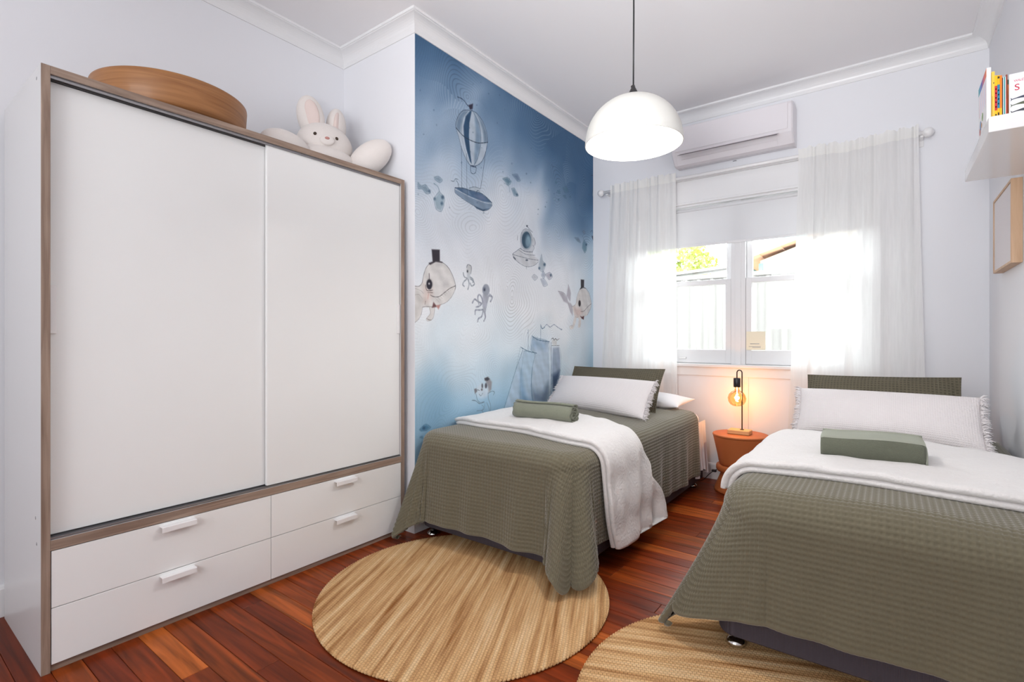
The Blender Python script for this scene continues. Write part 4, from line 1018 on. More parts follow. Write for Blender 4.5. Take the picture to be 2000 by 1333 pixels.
def paint_mural():
    yy, zz = np.meshgrid(PY0 + (np.arange(NW) + .5) / RES, PZ0 + (np.arange(NH) + .5) / RES)
    lin = lambda c: np.array(c, dtype=float)
    # watercolour ground: deep blue top, pale middle, mid blue foot
    keys_z = [0.1, .55, .80, 1.05, 1.35, 1.75, 2.02, 2.25, 2.5, 2.75, 2.95]
    cols = [(122, 164, 194), (152, 187, 210), (184, 207, 222), (216, 229, 238), (234, 238, 243), (226, 232, 240), (210, 220, 231), (170, 189, 209), (120, 147, 176), (84, 116, 149), (68, 101, 135)]
    wa, wb_ = yy + .06 * wob(yy, zz, 7, 12), zz + .06 * wob(yy, zz, 7, 14)
    w = .15 * wob(wa, wb_, 3.1, 1) + .13 * wob(wa, wb_, 6.5, 2) + .07 * wob(wa, wb_, 14, 3)
    # dark cloud dips towards the far end, deep patches low in the near corner
    tilt = .30 * np.clip((yy - 2.9) / 1.1, 0, 1.2) ** 1.5 * np.clip((zz - 1.6) / .8, 0, 1)
    zq = zz + w + tilt * 1.2 - .18 * np.exp(-((yy - 2.45) / .35) ** 2) * np.clip((zz - 1.9), 0, 1)
    zq = zq - .42 * np.exp(-((yy - 2.15) / .20) ** 2 - ((zz - .75) / .22) ** 2)
    img = np.stack([np.interp(zq, keys_z, [c[k] for c in cols]) for k in range(3)], -1)
    # teal tone towards the window end
    f = np.clip((yy - 3.75) / .5, 0, 1)[..., None] * .45
    img = img * (1 - f) + np.array([150, 182, 196]) * f * (img / 205.0) + 0
    blot = (1 + .016 * wob(yy + .1 * wob(yy, zz, 8, 9), zz, 17, 5))[..., None]
    img *= blot
    # swirls : concentric wavy rings around scattered centres
    r = np.random.default_rng(21)
    cen = np.stack([r.uniform(PY0, PY1, 46), r.uniform(.5, PZ1, 46)], -1)
    wy = yy + .05 * wob(yy, zz, 11, 8)
    wz = zz + .05 * wob(yy, zz, 11, 9)
    best = np.full(yy.shape, 9.)
    idx = np.zeros(yy.shape, int)
    for k, (cy, cz) in enumerate(cen):
        d = np.hypot((wy - cy) * (1 + .5 * (k % 3 == 0)), (wz - cz) * (1 + .4 * (k % 3 == 1))) + .035 * math.sin(k * 2.1)
        s = d < best
        best[s] = d[s]
        idx[s] = k
    per = .0205 + .004 * np.sin(idx * 1.3)
    ph = best / per
    line = np.clip(1 - np.abs(ph - np.round(ph)) * per / .0044, 0, 1)
    amp = (.5 + .5 * np.sin(idx * 5.7 + 1)) * .45 + .32
    fade = np.clip(1.25 - ph / 14, .25, 1) * np.clip(.6 + .5 * wob(yy, zz, 5, 11), .1, 1)
    lum = img.mean(-1)
    dark = np.where(lum > 168, 1., np.where(np.sin(idx * 2.9) > -.2, -1., 1.))
    a = (line * amp * fade)[..., None]
    tgt = np.where(dark[..., None] > 0, img * .74, img * .55 + 112)
    img = img * (1 - a) + tgt * a
    # pictures : fills and ink strokes
    for kind, c, wd, al, pts in MURAL:
        p = np.array([[float(q) for q in s.split(',')] for s in pts.split(';')])
        p[:, 0] += 2.0
        hw = (wd * .5 if kind == 's' else wd) / 300.0
        pad = hw * 2.5 + .006
        i0, i1 = int((p[:, 1].min() - pad - PZ0) * RES), int((p[:, 1].max() + pad - PZ0) * RES) + 1
        j0, j1 = int((p[:, 0].min() - pad - PY0) * RES), int((p[:, 0].max() + pad - PY0) * RES) + 1
        i0, j0, i1, j1 = max(i0, 0), max(j0, 0), min(i1, NH), min(j1, NW)
        if i1 <= i0 or j1 <= j0:
            continue
        ys, zs = yy[i0:i1, j0:j1], zz[i0:i1, j0:j1]
        if kind == 's' and len(p) > 2:                      # smooth the stroke
            q = [p[0]]
            for k in range(len(p) - 1):
                p0, p1, p2, p3 = p[max(k - 1, 0)], p[k], p[k + 1], p[min(k + 2, len(p) - 1)]
                for t in (.25, .5, .75, 1):
                    q.append(.5 * ((2 * p1) + (-p0 + p2) * t + (2 * p0 - 5 * p1 + 4 * p2 - p3) * t * t + (-p0 + 3 * p1 - 3 * p2 + p3) * t ** 3))
            p = np.array(q)
        dist = np.full(ys.shape, 9.)
        ins = np.zeros(ys.shape, bool)
        n = len(p)
        for k in range(n if kind == 'f' else n - 1):
            a_, b_ = p[k], p[(k + 1) % n]
            e = b_ - a_
            L2 = e @ e + 1e-12
            t = np.clip(((ys - a_[0]) * e[0] + (zs - a_[1]) * e[1]) / L2, 0, 1)
            dist = np.minimum(dist, np.hypot(ys - a_[0] - t * e[0], zs - a_[1] - t * e[1]))
            if kind == 'f':
                cr = ((a_[1] > zs) != (b_[1] > zs)) & (ys < (b_[0] - a_[0]) * (zs - a_[1]) / (b_[1] - a_[1] + 1e-12) + a_[0])
                ins ^= cr
        if kind == 'f':
            sd = np.where(ins, dist, -dist)
            cov = np.clip(.5 + sd / (hw * 2 + .0022), 0, 1)
        else:
            cov = np.clip((hw + .0016 - dist) / .0026, 0, 1) * (.82 + .18 * np.sin(ys * 160 + zs * 90))
        cov = (cov * al)[..., None]
        sub = img[i0:i1, j0:j1]
        tex = (1 + .05 * wob(ys, zs, 60, 13))[..., None]
        img[i0:i1, j0:j1] = sub * (1 - cov) + np.array(c, float) * tex * cov
    img *= (1 + np.random.default_rng(3).normal(0, .012, img.shape[:2]))[..., None]
    return np.clip(img / 255.0, 0, 1)

mural_rgb = paint_mural()
im = bpy.data.images.new('sea_mural_print', NW, NH)
px = np.ones((NH, NW, 4), np.float32)
px[..., :3] = mural_rgb[:, ::1]
im.pixels.foreach_set(px.ravel())
im.update()
im.pack()
mm = bpy.data.materials.new('sea_mural_wallpaper')
mm.use_nodes = True
nt = mm.node_tree
ti = nt.nodes.new('ShaderNodeTexImage')
ti.image = im
ti.extension = 'EXTEND'
nt.links.new(ti.outputs[0], nt.nodes['Principled BSDF'].inputs['Base Color'])
nt.nodes['Principled BSDF'].inputs['Roughness'].default_value = 0.7
nt.nodes['Principled BSDF'].inputs['Specular IOR Level'].default_value = 0.25
me = bpy.data.meshes.new('wallpaper')
e = .0012
me.from_pydata([(XM + e, PY0, PZ0), (XM + e, PY1, PZ0), (XM + e, PY1, PZ1), (XM + e, PY0, PZ1), (XM - .01, PY0, PZ0), (XM - .01, PY1, PZ0), (XM - .01, PY1, PZ1), (XM - .01, PY0, PZ1)], [],
               [(0, 1, 2, 3), (0, 3, 7, 4), (1, 5, 6, 2), (3, 2, 6, 7), (0, 4, 5, 1)])
uvl = me.uv_layers.new(name='UVMap')
for lp in me.loops:
    v = me.vertices[lp.vertex_index].co
    uvl.data[lp.index].uv = ((v.y - PY0) / (PY1 - PY0), (v.z - PZ0) / (PZ1 - PZ0))
me.materials.append(mm)
tag(link('wallpaper', me, wm), 'blue watercolour sea mural with whales, a flying boat and a ship')

# ---------------------------------------------------------------- window
w1 = bpy.data.objects.new('window_1', None)
COL.objects.link(w1)
w1.location = ((WX0 + WX1) / 2, YB, WZ0)
tag(w1, 'white timber twin sash window behind sheer curtains', kind='structure')
T_ = M['trim']
fr = MB()
fr.box(WX0, WX0 + .022, YB - .001, YB + .14, WZ0, WZ1).box(WX1 - .022, WX1, YB - .001, YB + .14, WZ0, WZ1)
fr.box(WX0, WX1, YB - .001, YB + .14, WZ1 - .022, WZ1)
fr.build('window_frame', T_, w1)
ar = MB()
ar.bbox(WX0 - .085, WX0 + .004, YB - .02, YB - .0005, WZ0 - .02, WZ1 + .19, .003)
ar.bbox(WX1 - .004, WX1 + .085, YB - .02, YB - .0005, WZ0 - .02, WZ1 + .19, .003)
ar.bbox(WX0 - .085, WX1 + .085, YB - .021, YB - .0005, WZ1 - .004, WZ1 + .19, .003)
ar.bbox(WX0 - .10, WX1 + .10, YB - .045, YB - .0005, WZ1 + .19, WZ1 + .212, .004)
ar.bbox(WX0 - .085, WX1 + .085, YB - .03, YB - .0005, WZ1 - .006, WZ1 + .012, .004)
ar.build('architrave', T_, w1)
MB().bbox(WX0 - .11, WX1 + .11, YB - .055, YB + .06, WZ0 - .024, WZ0 + .001, .006).build('window_sill', T_, w1)
MB().bbox(WX0 - .085, WX1 + .085, YB - .018, YB - .0005, WZ0 - .095, WZ0 - .024, .003).build('apron', T_, w1)
mu = MB().bbox(-1.016, -.909, YB + .030, YB + .135, WZ0, WZ1 - .02, .003)
mu.bbox(-.985, -.94, YB + .020, YB + .031, WZ0, WZ1 - .02, .003)
mu.build('mullion', T_, w1)
MB().box(WX0, WX1, YB + .05, YB + .14, WZ0 - .02, WZ0 + .004).build('outer_sill', T_, w1)
for (a, b) in ((WX0 + .022, -1.017), (-.908, WX1 - .022)):
    for (z0, z1, yy0, tr, br) in ((WZ0 + .004, 1.602, YB + .036, .040, .112), (1.562, WZ1 - .022, YB + .072, .050, .038)):
        s = MB()
        s.bbox(a, a + .042, yy0, yy0 + .034, z0, z1, .004).bbox(b - .042, b, yy0, yy0 + .034, z0, z1, .004)
        s.bbox(a + .04, b - .04, yy0, yy0 + .034, z0, z0 + br, .004).bbox(a + .04, b - .04, yy0, yy0 + .034, z1 - tr, z1, .004)
        so = s.build('sash', T_, w1)
        MB().box(a + .04, b - .04, yy0 + .016, yy0 + .019, z0 + br - .002, z1 - tr + .002).build('glass_pane', M['glass'], so)
    cm = (a + b) / 2
    l = MB().bbox(cm - .02, cm + .02, YB + .040, YB + .066, 1.602, 1.612, .003).tube([(cm, YB + .052, 1.61), (cm, YB + .052, 1.622), (cm + .02, YB + .05, 1.626)], .005, 8)
    l.build('sash_catch', M['handle'], w1)
    MB().bbox(cm - .03, cm + .03, YB + .018, YB + .036, .955, .972, .004).build('sash_lift', M['handle'], w1)

# roller blind
rb = thing('roller_blind', (-.96, YB + .02, 1.89), 'white roller blind pulled a third down the window', 'blind')
MB().bbox(WX0 + .03, WX1 - .03, YB + .0155, YB + .0170, 1.895, WZ1 - .03, .0004).build('blind_fabric', M['blind'], rb)
MB().bbox(WX0 + .03, WX1 - .03, YB + .0105, YB + .0165, 1.880, 1.900, .003).build('bottom_bar', M['trim'], rb)
rr = MB().tube([(WX0 + .027, YB + .014, WZ1 - .046), (WX1 - .027, YB + .014, WZ1 - .046)], .0135, 16)
rr.build('roller', M['blind'], rb)

cardo = thing('paper_card', (-.835, YB + .026, 1.036), 'small cream paper card standing at the foot of the right window pane', 'card')
MB().bbox(-.903, -.767, YB + .031, YB + .0325, 1.036, 1.180, .0004).build('sheet', M['paper'], cardo)
cl = MB().box(-.875, -.81, YB + .0304, YB + .0311, 1.082, 1.087).box(-.885, -.80, YB + .0304, YB + .0311, 1.062, 1.065).box(-.86, -.80, YB + .0304, YB + .0311, 1.055, 1.058)
cl.build('printed_lines', M['grey_print'], cardo)

# ---------------------------------------------------------------- curtain rod and curtains
RY, RZ = 4.145, 2.432
rod = thing('curtain_rod', (-.95, RY, RZ), 'white round curtain rod with ball finials above the window', 'curtain rod')
MB().tube([(-2.075, RY, RZ), (.172, RY, RZ)], .0125, 16).build('pole', M['handle'], rod)
for x in (-2.092, .190):
    MB().ellipsoid((x, RY, RZ), (.03, .03, .03), 20, 14).lathe([(.013, 0), (.017, .006), (.013, .012)], 16, (x, RY, RZ - .006)).build('finial', M['handle'], rod)
for x in (-2.035, .16):
    MB().bbox(x - .009, x + .009, RY, YB - .002, RZ - .024, RZ - .012, .003).bbox(x - .012, x + .012, YB - .008, YB - .0006, RZ - .06, RZ + .03, .003).build('bracket', M['handle'], rod)

def curtain(label, xt0, xt1, xb0, xb1, seed, zb, sag=0.0):
    root = thing('curtain', ((xb0 + xb1) / 2, RY, zb), label, 'curtain', )
    n, m = 240, 40
    s = np.linspace(0, 1, n)[:, None]
    def surf(t, yoff=0.0):
        # t: 0 at the top .. 1 at the hem
        a = .011 + .012 * np.minimum(1, t * 3)
        ss = s + .018 * np.sin(s * 17 + seed)
        f1 = np.sin(2 * PI * ss * 7 + seed)
        f2 = np.sin(2 * PI * ss * 3.3 + seed * 2.1 + 1.2 * t)
        f3 = np.sin(2 * PI * ss * 13 + seed * 3.7)
        k = np.exp(-t * 7)
        yv = RY - .024 - yoff + a * (f1 * (.55 - .25 * t) + f2 * .75 * (1 - .5 * k)) + .006 * k * f3
        x0 = xt0 + (xb0 - xt0) * t ** 1.2
        x1 = xt1 + (xb1 - xt1) * t ** 1.2
        X = x0 + (x1 - x0) * s + .006 * np.cos(2 * PI * ss * 7 + seed) * (1 - t * .4)
        return X, np.minimum(yv, RY - .0135)
    t = np.linspace(0, 1, m)[None, :] ** 1.0
    X, Y = surf(t)
    ztop = 2.418 - sag * np.exp(-((s - .45) / .18) ** 2)
    Z = ztop + (zb - ztop) * t + 0 * X
    grid_mesh('curtain_panel', X, Y, Z, M['curtain'], root)
    th = np.linspace(0, .02, 6)[None, :]
    Xh, Yh = surf(th * .0)
    jag = .007 * np.sin(2 * PI * s * 9 + seed) + .004 * np.sin(2 * PI * s * 21 + seed)
    Zh = ztop - .012 + (.072 + jag) * np.linspace(0, 1, 6)[None, :]
    grid_mesh('heading', Xh, Yh - .0025, Zh, M['heading'], root)
    # hems
    t = np.linspace(.965, 1, 4)[None, :]
    X, Y = surf(t)
    Z = ztop + (zb - ztop) * t + 0 * X
    grid_mesh('hem', X, Y - .002, Z, M['curtain'], root)
    return root

curtain('sheer white curtain at the mural side of the window', -1.995, -1.412, -2.135, -1.385, 0.6, .03)
curtain('sheer white curtain hanging behind the bed along the plain wall', -.520, .148, -.610, .200, 2.9, .03, .012)

# ---------------------------------------------------------------- air conditioner
ac = thing('air_conditioner', (-.98, YB, 2.517), 'white wall mounted split air conditioner above the window', 'air conditioner')
AX0, AX1 = -1.415, -.552
prof = [(YB - .0006, 2.53), (YB - .0006, 2.805), (4.075, 2.815), (4.048, 2.806), (4.040, 2.785), (4.040, 2.612), (4.050, 2.594), (4.115, 2.526), (4.150, 2.517)]
MB().extrude(prof, AX0 + .03, AX1 - .03, 0).build('body', M['ac'], ac)
for (a, b) in ((AX0, AX0 + .03), (AX1 - .03, AX1)):
    big = [(YB - .0006, 2.528)] + [(p - (.0 if p > 4.2 else .002), q) for p, q in prof[1:]]
    m = MB()
    n = len(big)
    outer = a if a == AX0 else b
    inner = b if a == AX0 else a
    sh = [(4.19 + (p - 4.19) * .93, 2.67 + (q - 2.67) * .96) if p < 4.2 else (p, q) for p, q in big]
    vs = [(inner, p, q) for p, q in big] + [(outer + (inner - outer) * .3, p, q) for p, q in big] + [(outer, p, q) for p, q in sh]
    fs = []
    for r in range(2):
        fs += [(r * n + k, r * n + (k + 1) % n, (r + 1) * n + (k + 1) % n, (r + 1) * n + k) for k in range(n)]
    m.add(vs, fs).add(vs, [tuple(range(n)), tuple(range(2 * n, 3 * n))])
    m.build('end_cap', M['ac'], ac)
MB().bbox(AX0 + .032, AX1 - .031, 4.0335, 4.042, 2.612, 2.800, .003).build('front_panel', M['ac'], ac)
# flap along the sloping underside
def slope_box(x0, x1, u0, u1, h, name, material, par):
    a = Vector((4.0455, 2.603))
    b = Vector((4.115, 2.526))
    d = (b - a)
    nrm = Vector((-d.y, d.x)).normalized() * -1
    if nrm.x > 0:
        nrm = -nrm
    p0, p1 = a + d * u0, a + d * u1
    q0, q1 = p0 + nrm * h, p1 + nrm * h
    pr = [(p0.x, p0.y), (p1.x, p1.y), (q1.x, q1.y), (q0.x, q0.y)]
    return MB().extrude(pr, x0, x1, 0).build(name, material, par)
slope_box(-1.352, -.652, -.03, 1.0, .0015, 'slot', M['ac_line'], ac)
slope_box(-1.348, -.656, .0, .50, .004, 'louvre', M['ac'], ac)
slope_box(-1.348, -.656, .55, .92, .004, 'louvre', M['ac'], ac)
slope_box(-.625, -.598, .2, .32, .0016, 'display_window', M['grey_print'], ac)
MB().lathe([(.001, 0), (.014, 0), (.014, .002), (.001, .002)], 20, tuple(ac.location)).build("badge", M["grey_print"], ac)
bd = ac.children[-1]
bd.data.transform(Matrix.Rotation(math.radians(90), 4, 'X'))
bd.data.transform(Matrix.Scale(.5, 4, (0, 0, 1)))
bd.data.transform(Matrix.Translation(Vector((-.965, 4.0332, 2.648)) - ac.location))

# ---------------------------------------------------------------- wardrobe
FX, BX, WY0, WY1, WT = -2.27, -2.865, .419, 1.998, 2.05
wd = thing('wardrobe', ((FX + BX) / 2, (WY0 + WY1) / 2, 0), 'large white two door sliding wardrobe with four drawers and wood edging', 'wardrobe')
PT = .024
for (a, b) in ((WY0, WY0 + PT), (WY1 - PT, WY1)):
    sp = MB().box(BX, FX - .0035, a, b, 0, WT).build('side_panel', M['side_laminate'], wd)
    MB().bbox(FX - .0035, FX, a, b, 0, WT, .001).build('edge_band', M['oak'], sp)
    if a == WY0:
        for (x, z) in ((-2.33, 2.015), (-2.345, .515), (-2.33, .43)):
            MB().tube([(x, a - .0004, z), (x, a + .001, z)], .006, 12).build('screw_cap', M['track'], sp)
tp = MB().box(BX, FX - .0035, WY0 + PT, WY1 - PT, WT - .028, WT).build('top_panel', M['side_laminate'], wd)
MB().bbox(FX - .0035, FX, WY0 + PT, WY1 - PT, WT - .028, WT, .001).build('edge_band', M['oak_y'], tp)
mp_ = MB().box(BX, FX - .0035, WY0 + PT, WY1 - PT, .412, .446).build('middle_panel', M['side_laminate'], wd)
MB().bbox(FX - .0035, FX, WY0 + PT, WY1 - PT, .412, .446, .001).build('edge_band', M['oak_y'], mp_)
MB().box(BX, FX - .012, WY0 + PT, WY1 - PT, .0, .023).build('plinth', M['oak_y'], wd)
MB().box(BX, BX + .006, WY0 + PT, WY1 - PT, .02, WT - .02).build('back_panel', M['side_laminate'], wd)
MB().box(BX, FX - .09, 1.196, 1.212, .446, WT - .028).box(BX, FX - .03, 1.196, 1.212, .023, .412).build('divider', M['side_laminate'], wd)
for z0, z1 in ((WT - .0385, WT - .0281), (.4462, .4525)):
    tk = MB()
    for x in (FX - .0745, FX - .055, FX - .0345, FX - .012):
        tk.box(x, x + .004, WY0 + PT, WY1 - PT, z0, z1)
    tk.box(FX - .075, FX - .008, WY0 + PT, WY1 - PT, z1 - .001 if z0 > 1 else z0, z1 if z0 > 1 else z0 + .001)
    tk.build('sliding_track', M['track'], wd)
d1 = MB().bbox(FX - .052, FX - .036, WY0 + PT + .004, 1.230, .457, WT - .040, .0015).build('sliding_door', M['laminate'], wd)
MB().bbox(FX - .036, FX - .029, WY0 + PT + .0045, WY0 + PT + .0215, 1.146, 1.313, .002).build('door_pull', M['handle'], d1)
d2 = MB().bbox(FX - .030, FX - .0135, 1.191, WY1 - PT - .003, .4545, WT - .0315, .0015).build('sliding_door', M['laminate'], wd)
MB().bbox(FX - .0135, FX - .007, WY1 - PT - .022, WY1 - PT - .004, 1.156, 1.323, .002).build('door_pull', M['handle'], d2)
dg = .0012
for (a, b) in ((WY0 + PT + .0015, 1.204), (1.204, WY1 - PT - .0015)):
    for (z0, z1) in ((.216, .4105), (.0245, .216)):
        dr = MB().bbox(FX - .019, FX - .0015, a + dg, b - dg, z0 + dg, z1 - dg, .001).box(FX - .45, FX - .02, a + .02, b - .02, z0 + .02, z1 - .03).build('drawer', M['laminate'], wd)
        hc = (a + b) / 2 + (.0 if a < 1 else .006)
        ht = z1 - .011
        pr = [(FX - .0015, ht), (FX + .022, ht), (FX + .024, ht - .002), (FX + .024, ht - .021), (FX + .0215, ht - .021), (FX + .0215, ht - .0035), (FX - .0015, ht - .0035)]
        hm = MB()
        n = len(pr)
        y0, y1 = hc - .061, hc + .061
        hm.add([(p, y0, q) for p, q in pr] + [(p, y1, q) for p, q in pr], [(k, (k + 1) % n, n + (k + 1) % n, n + k) for k in range(n)])
        hm.add([(p, y0, q) for p, q in pr] + [(p, y1, q) for p, q in pr], [(0, 1, 5, 6), (1, 2, 3, 4, 5), (7, 8, 12, 13), (8, 9, 10, 11, 12)])
        hm.build('handle', M['handle'], dr)

# round wooden tray on the wardrobe
TC = (-2.600, .925)
tr = thing('round_tray', (TC[0], TC[1], WT), 'round honey coloured wooden tray lying on top of the wardrobe', 'tray')
MB().lathe([(.236, 2.0505), (.24, 2.052), (.24, 2.076), (.20, 2.076), (.20, 2.0505)], 64, (TC[0], TC[1], 0), False).build('foot_ring', M['tray_wood'], tr)
MB().lathe([(.001, 2.074), (.274, 2.074), (.284, 2.079), (.290, 2.09), (.297, 2.196), (.296, 2.204), (.291, 2.207), (.285, 2.203), (.279, 2.10), (.268, 2.086), (.001, 2.086)], 96, (TC[0], TC[1], 0), False).build('bowl', M['tray_wood'], tr)

# plain plush rabbit toy in the corner
pr_ = thing('plush_rabbit', (-2.63, 1.70, WT), 'big cream plush rabbit toy sitting on the wardrobe in the corner', 'soft toy')
def rotdir(d):
    return Vector(d).to_track_quat('Z', 'Y').to_matrix()
MB().ellipsoid((-2.62, 1.70, 2.139), (.155, .20, .085), 32, 20).build('body', M['plush'], pr_)
hd = MB().ellipsoid((-2.625, 1.71, 2.238), (.125, .165, .125), 36, 24).build('head', M['plush'], pr_)
for (c, d) in (((-2.665, 1.645, 2.395), (-.12, -.16, 1)), ((-2.665, 1.81, 2.385), (-.12, .18, 1))):
    R = rotdir(d)
    eo = MB().ellipsoid(c, (.055, .075, .125), 26, 18, R).build('ear', M['plush'], pr_)
    f = R @ Vector((0, 0, 1))
    MB().ellipsoid((c[0] + .040, c[1] - .018, c[2] + .004), (.016, .040, .082), 18, 12, R).build('ear_lining', M['plush_ear'], eo)
for (c, d) in (((-2.56, 1.44, 2.135), (.1, -1, .12)), ((-2.46, 1.900, 2.190), (.55, .55, .62))):
    MB().ellipsoid(c, (.085, .085, .145), 26, 18, rotdir(d)).build('arm', M['plush'], pr_)
fd = Vector((.835, -.45, -.28)).normalized()
side = Vector((.47, .88, 0)).normalized()
hcn = Vector((-2.625, 1.71, 2.238))
def on_head(sx, sz, lift=.0):
    d = (fd + side * sx + Vector((0, 0, 1)) * sz).normalized()
    k = 1 / math.sqrt((d.x / .125) ** 2 + (d.y / .165) ** 2 + (d.z / .125) ** 2)
    return hcn + d * (k + lift), rotdir(d)
for sx in (-.46, .46):
    p, R = on_head(sx, .42)
    MB().ellipsoid(p, (.0095, .0095, .005), 14, 10, R).build('eye', M['felt'], hd)
p, R = on_head(0, .22, .002)
MB().ellipsoid(p, (.040, .028, .014), 20, 12, R).build('muzzle', M['plush'], hd)
p, R = on_head(0, .27, .015)
MB().ellipsoid(p, (.013, .008, .006), 14, 10, R).build('nose', M['rose_felt'], hd)

# ---------------------------------------------------------------- beds
def bed(label, x0, x1, y0, y1, legz, skirt):
    b = thing('bed', ((x0 + x1) / 2, (y0 + y1) / 2, 0), label, 'bed', 'single beds under the window')
    MB().rbox(x0, x1, y0, y1, .058, .285, .07, .012).build('bed_base', M['base_fabric'], b)
    m = MB().rbox(x0 + .01, x1 - .01, y0 + .012, y1, .287, .556, .15, .045)
    mo = m.build('mattress', M['sheet'], b)
    n_, m_ = 60, 20
    tt = np.linspace(0, 1, n_)[:, None]
    ww = np.linspace(0, 1, m_)[None, :]
    for sd_, px_ in skirt:
        Yq = y1 - .02 - .255 * tt + .012 * np.sin(tt * 9) * ww
        Zq = .50 - ww * (.37 + .03 * np.sin(tt * 7 + 1))
        Xq = px_ + sd_ * (.006 + ww * (.016 + .010 * np.sin(tt * 23) + .006 * np.sin(tt * 41 + 1)))
        grid_mesh('hanging_sheet', Xq, Yq, Zq, M['sheet'], b)
    for i, (x, y) in enumerate(((x0 + .06, y0 + .05), (x1 - .06, y0 + .05), (x0 + .06, y1 - .12), (x1 - .06, y1 - .12))):
        z = legz[i]
        l = MB().lathe([(.001, z + .0005), (.030, z + .0005), (.034, z + .004), (.032, z + .014), (.022, z + .024), (.012, z + .028), (.010, z + .036), (.010, .0585)], 24, (x, y, 0), False)
        lo = l.build('leg', M['chrome'], b)
        MB().lathe([(.0125, z + .030), (.016, z + .034), (.016, .058), (.0125, .058)], 16, (x, y, 0), False).build('stem', M['black'], lo)
    return b

B1 = dict(x0=-2.17, x1=-1.15, y0=2.02, y1=4.04)
B2 = dict(x0=-.515, x1=.455, y0=1.93, y1=3.98)
bed('left single bed standing against the mural wall', B1['x0'], B1['x1'], B1['y0'], B1['y1'], (.0, .0125, 0, 0), [(1, B1['x1'])])
bed('right single bed standing against the plain right wall', B2['x0'], B2['x1'], B2['y0'], B2['y1'], (.0125, .0125, 0, 0), [(-1, B2['x0'])])

class Drape:
    """flat cloth coordinates (a across, b along) -> position of the cloth lying on a bed"""
    def __init__(s, x0, x1, y0, top, Rl, Rr, Rf, Fl, Fr, Ff, Cl, Cr, seed, fold=.016, lob=(0, 0), cut=1.08, cfl=0.0, cfr=0.0):
        s.__dict__.update(locals())

    def __call__(s, a, b, lift=0.0):
        rc = .09
        cx = np.clip(a, s.x0 + rc, s.x1 - rc)
        cy = np.maximum(b, s.y0 + rc)
        dx, dy = a - cx, b - cy
        dist = np.hypot(dx, dy)
        safe = np.maximum(dist, 1e-9)
        nx, ny = dx / safe, dy / safe
        d = np.maximum(dist - rc, 0)
        cosm = np.maximum(np.abs(nx), np.abs(ny))
        rnd_ = np.clip((1 / np.maximum(cosm, .5) - 1) / .414, 0, 1)
        d = d * (1 - (1 - s.cut * cosm) * (rnd_ > 0) * np.clip(rnd_ * 1.0, 0, 1))
        onx = np.where(dist > rc, rc * nx, dx)
        ony = np.where(dist > rc, rc * ny, dy)
        left = nx < 0
        th = np.arctan2(np.abs(nx), np.maximum(-ny, 1e-9)) / (PI / 2)       # 0 foot .. 1 side
        R = np.where(left, s.Rl, s.Rr) * th + s.Rf * (1 - th)
        A = R * PI / 2
        al = np.minimum(d / R, PI / 2)
        so, sd = R * np.sin(al), R * (1 - np.cos(al))
        hang = np.maximum(d - A, 0)
        bump = np.sin(PI * np.clip(th, 0, 1)) ** 1.3
        lobe = np.where(left, s.lob[0], s.lob[1]) * np.cos(2 * PI * (th - .5) * 2.0) * bump
        Fsx = np.where(left, -s.Fl, s.Fr)
        fade = np.clip((b - s.y0) / 1.2, 0, 1)
        Fx = Fsx * th * (1 - .8 * fade) + np.where(left, s.Cl[0], s.Cr[0]) * bump + nx * lobe
        Fy = -s.Ff * (1 - th) + np.where(left, s.Cl[1], s.Cr[1]) * bump + ny * lobe
        cf = np.where(left, s.cfl, s.cfr) * np.sin(PI * np.clip(th, 0, 1)) ** 1.15
        Fx, Fy = Fx + nx * cf, Fy + ny * cf
        fm = np.sqrt(1 + Fx ** 2 + Fy ** 2)
        drop = sd + hang / fm
        X = cx + onx + nx * so + Fx * hang / fm
        Y = cy + ony + ny * so + Fy * hang / fm
        # folds of the hanging cloth
        q = np.clip(hang / .4, 0, 1.2)
        par = a * (1 - th) + b * th
        q = q * (1 - np.minimum(1, 1.3 * bump))
        w = s.fold * q * (np.sin(par * 13 + s.seed) + .7 * np.sin(par * 23 + 2 * s.seed + q) + .4 * np.sin(par * 41 + s.seed * 3))
        k = np.where(left & (th > .5), min(1, s.Rl / .07) * .3, np.where((~left) & (th > .5), min(1, s.Rr / .07), 1.0)) if True else 1
        X = X + nx * w * k
        Y = Y + ny * w * k
        ca = np.where(dist > rc, np.cos(al), 1.0)
        sa = np.where(dist > rc, np.sin(al), 0.0)
        u = np.clip((a - s.x0) / (s.x1 - s.x0), 0, 1)
        v = np.clip((b - s.y0) / .5, 0, 1)
        dome = .020 * (np.sin(PI * u) ** .7) * (.4 + .6 * v) * np.clip(ca, 0, 1)
        Z = s.top + dome + .006 * wob(a, b, 6, int(s.seed * 10)) * np.clip(ca, 0, 1) - drop
        X = X + nx * sa * lift
        Y = Y + ny * sa * lift
        Z = Z + ca * lift
        low = np.maximum(.030 - Z, 0)
        Z = np.maximum(Z, .030) + .004 * np.minimum(low, .05)
        Y = Y - .25 * low
        X = X + np.sign(Fx) * .2 * low * (np.abs(Fx) > .1)
        return X, Y, Z

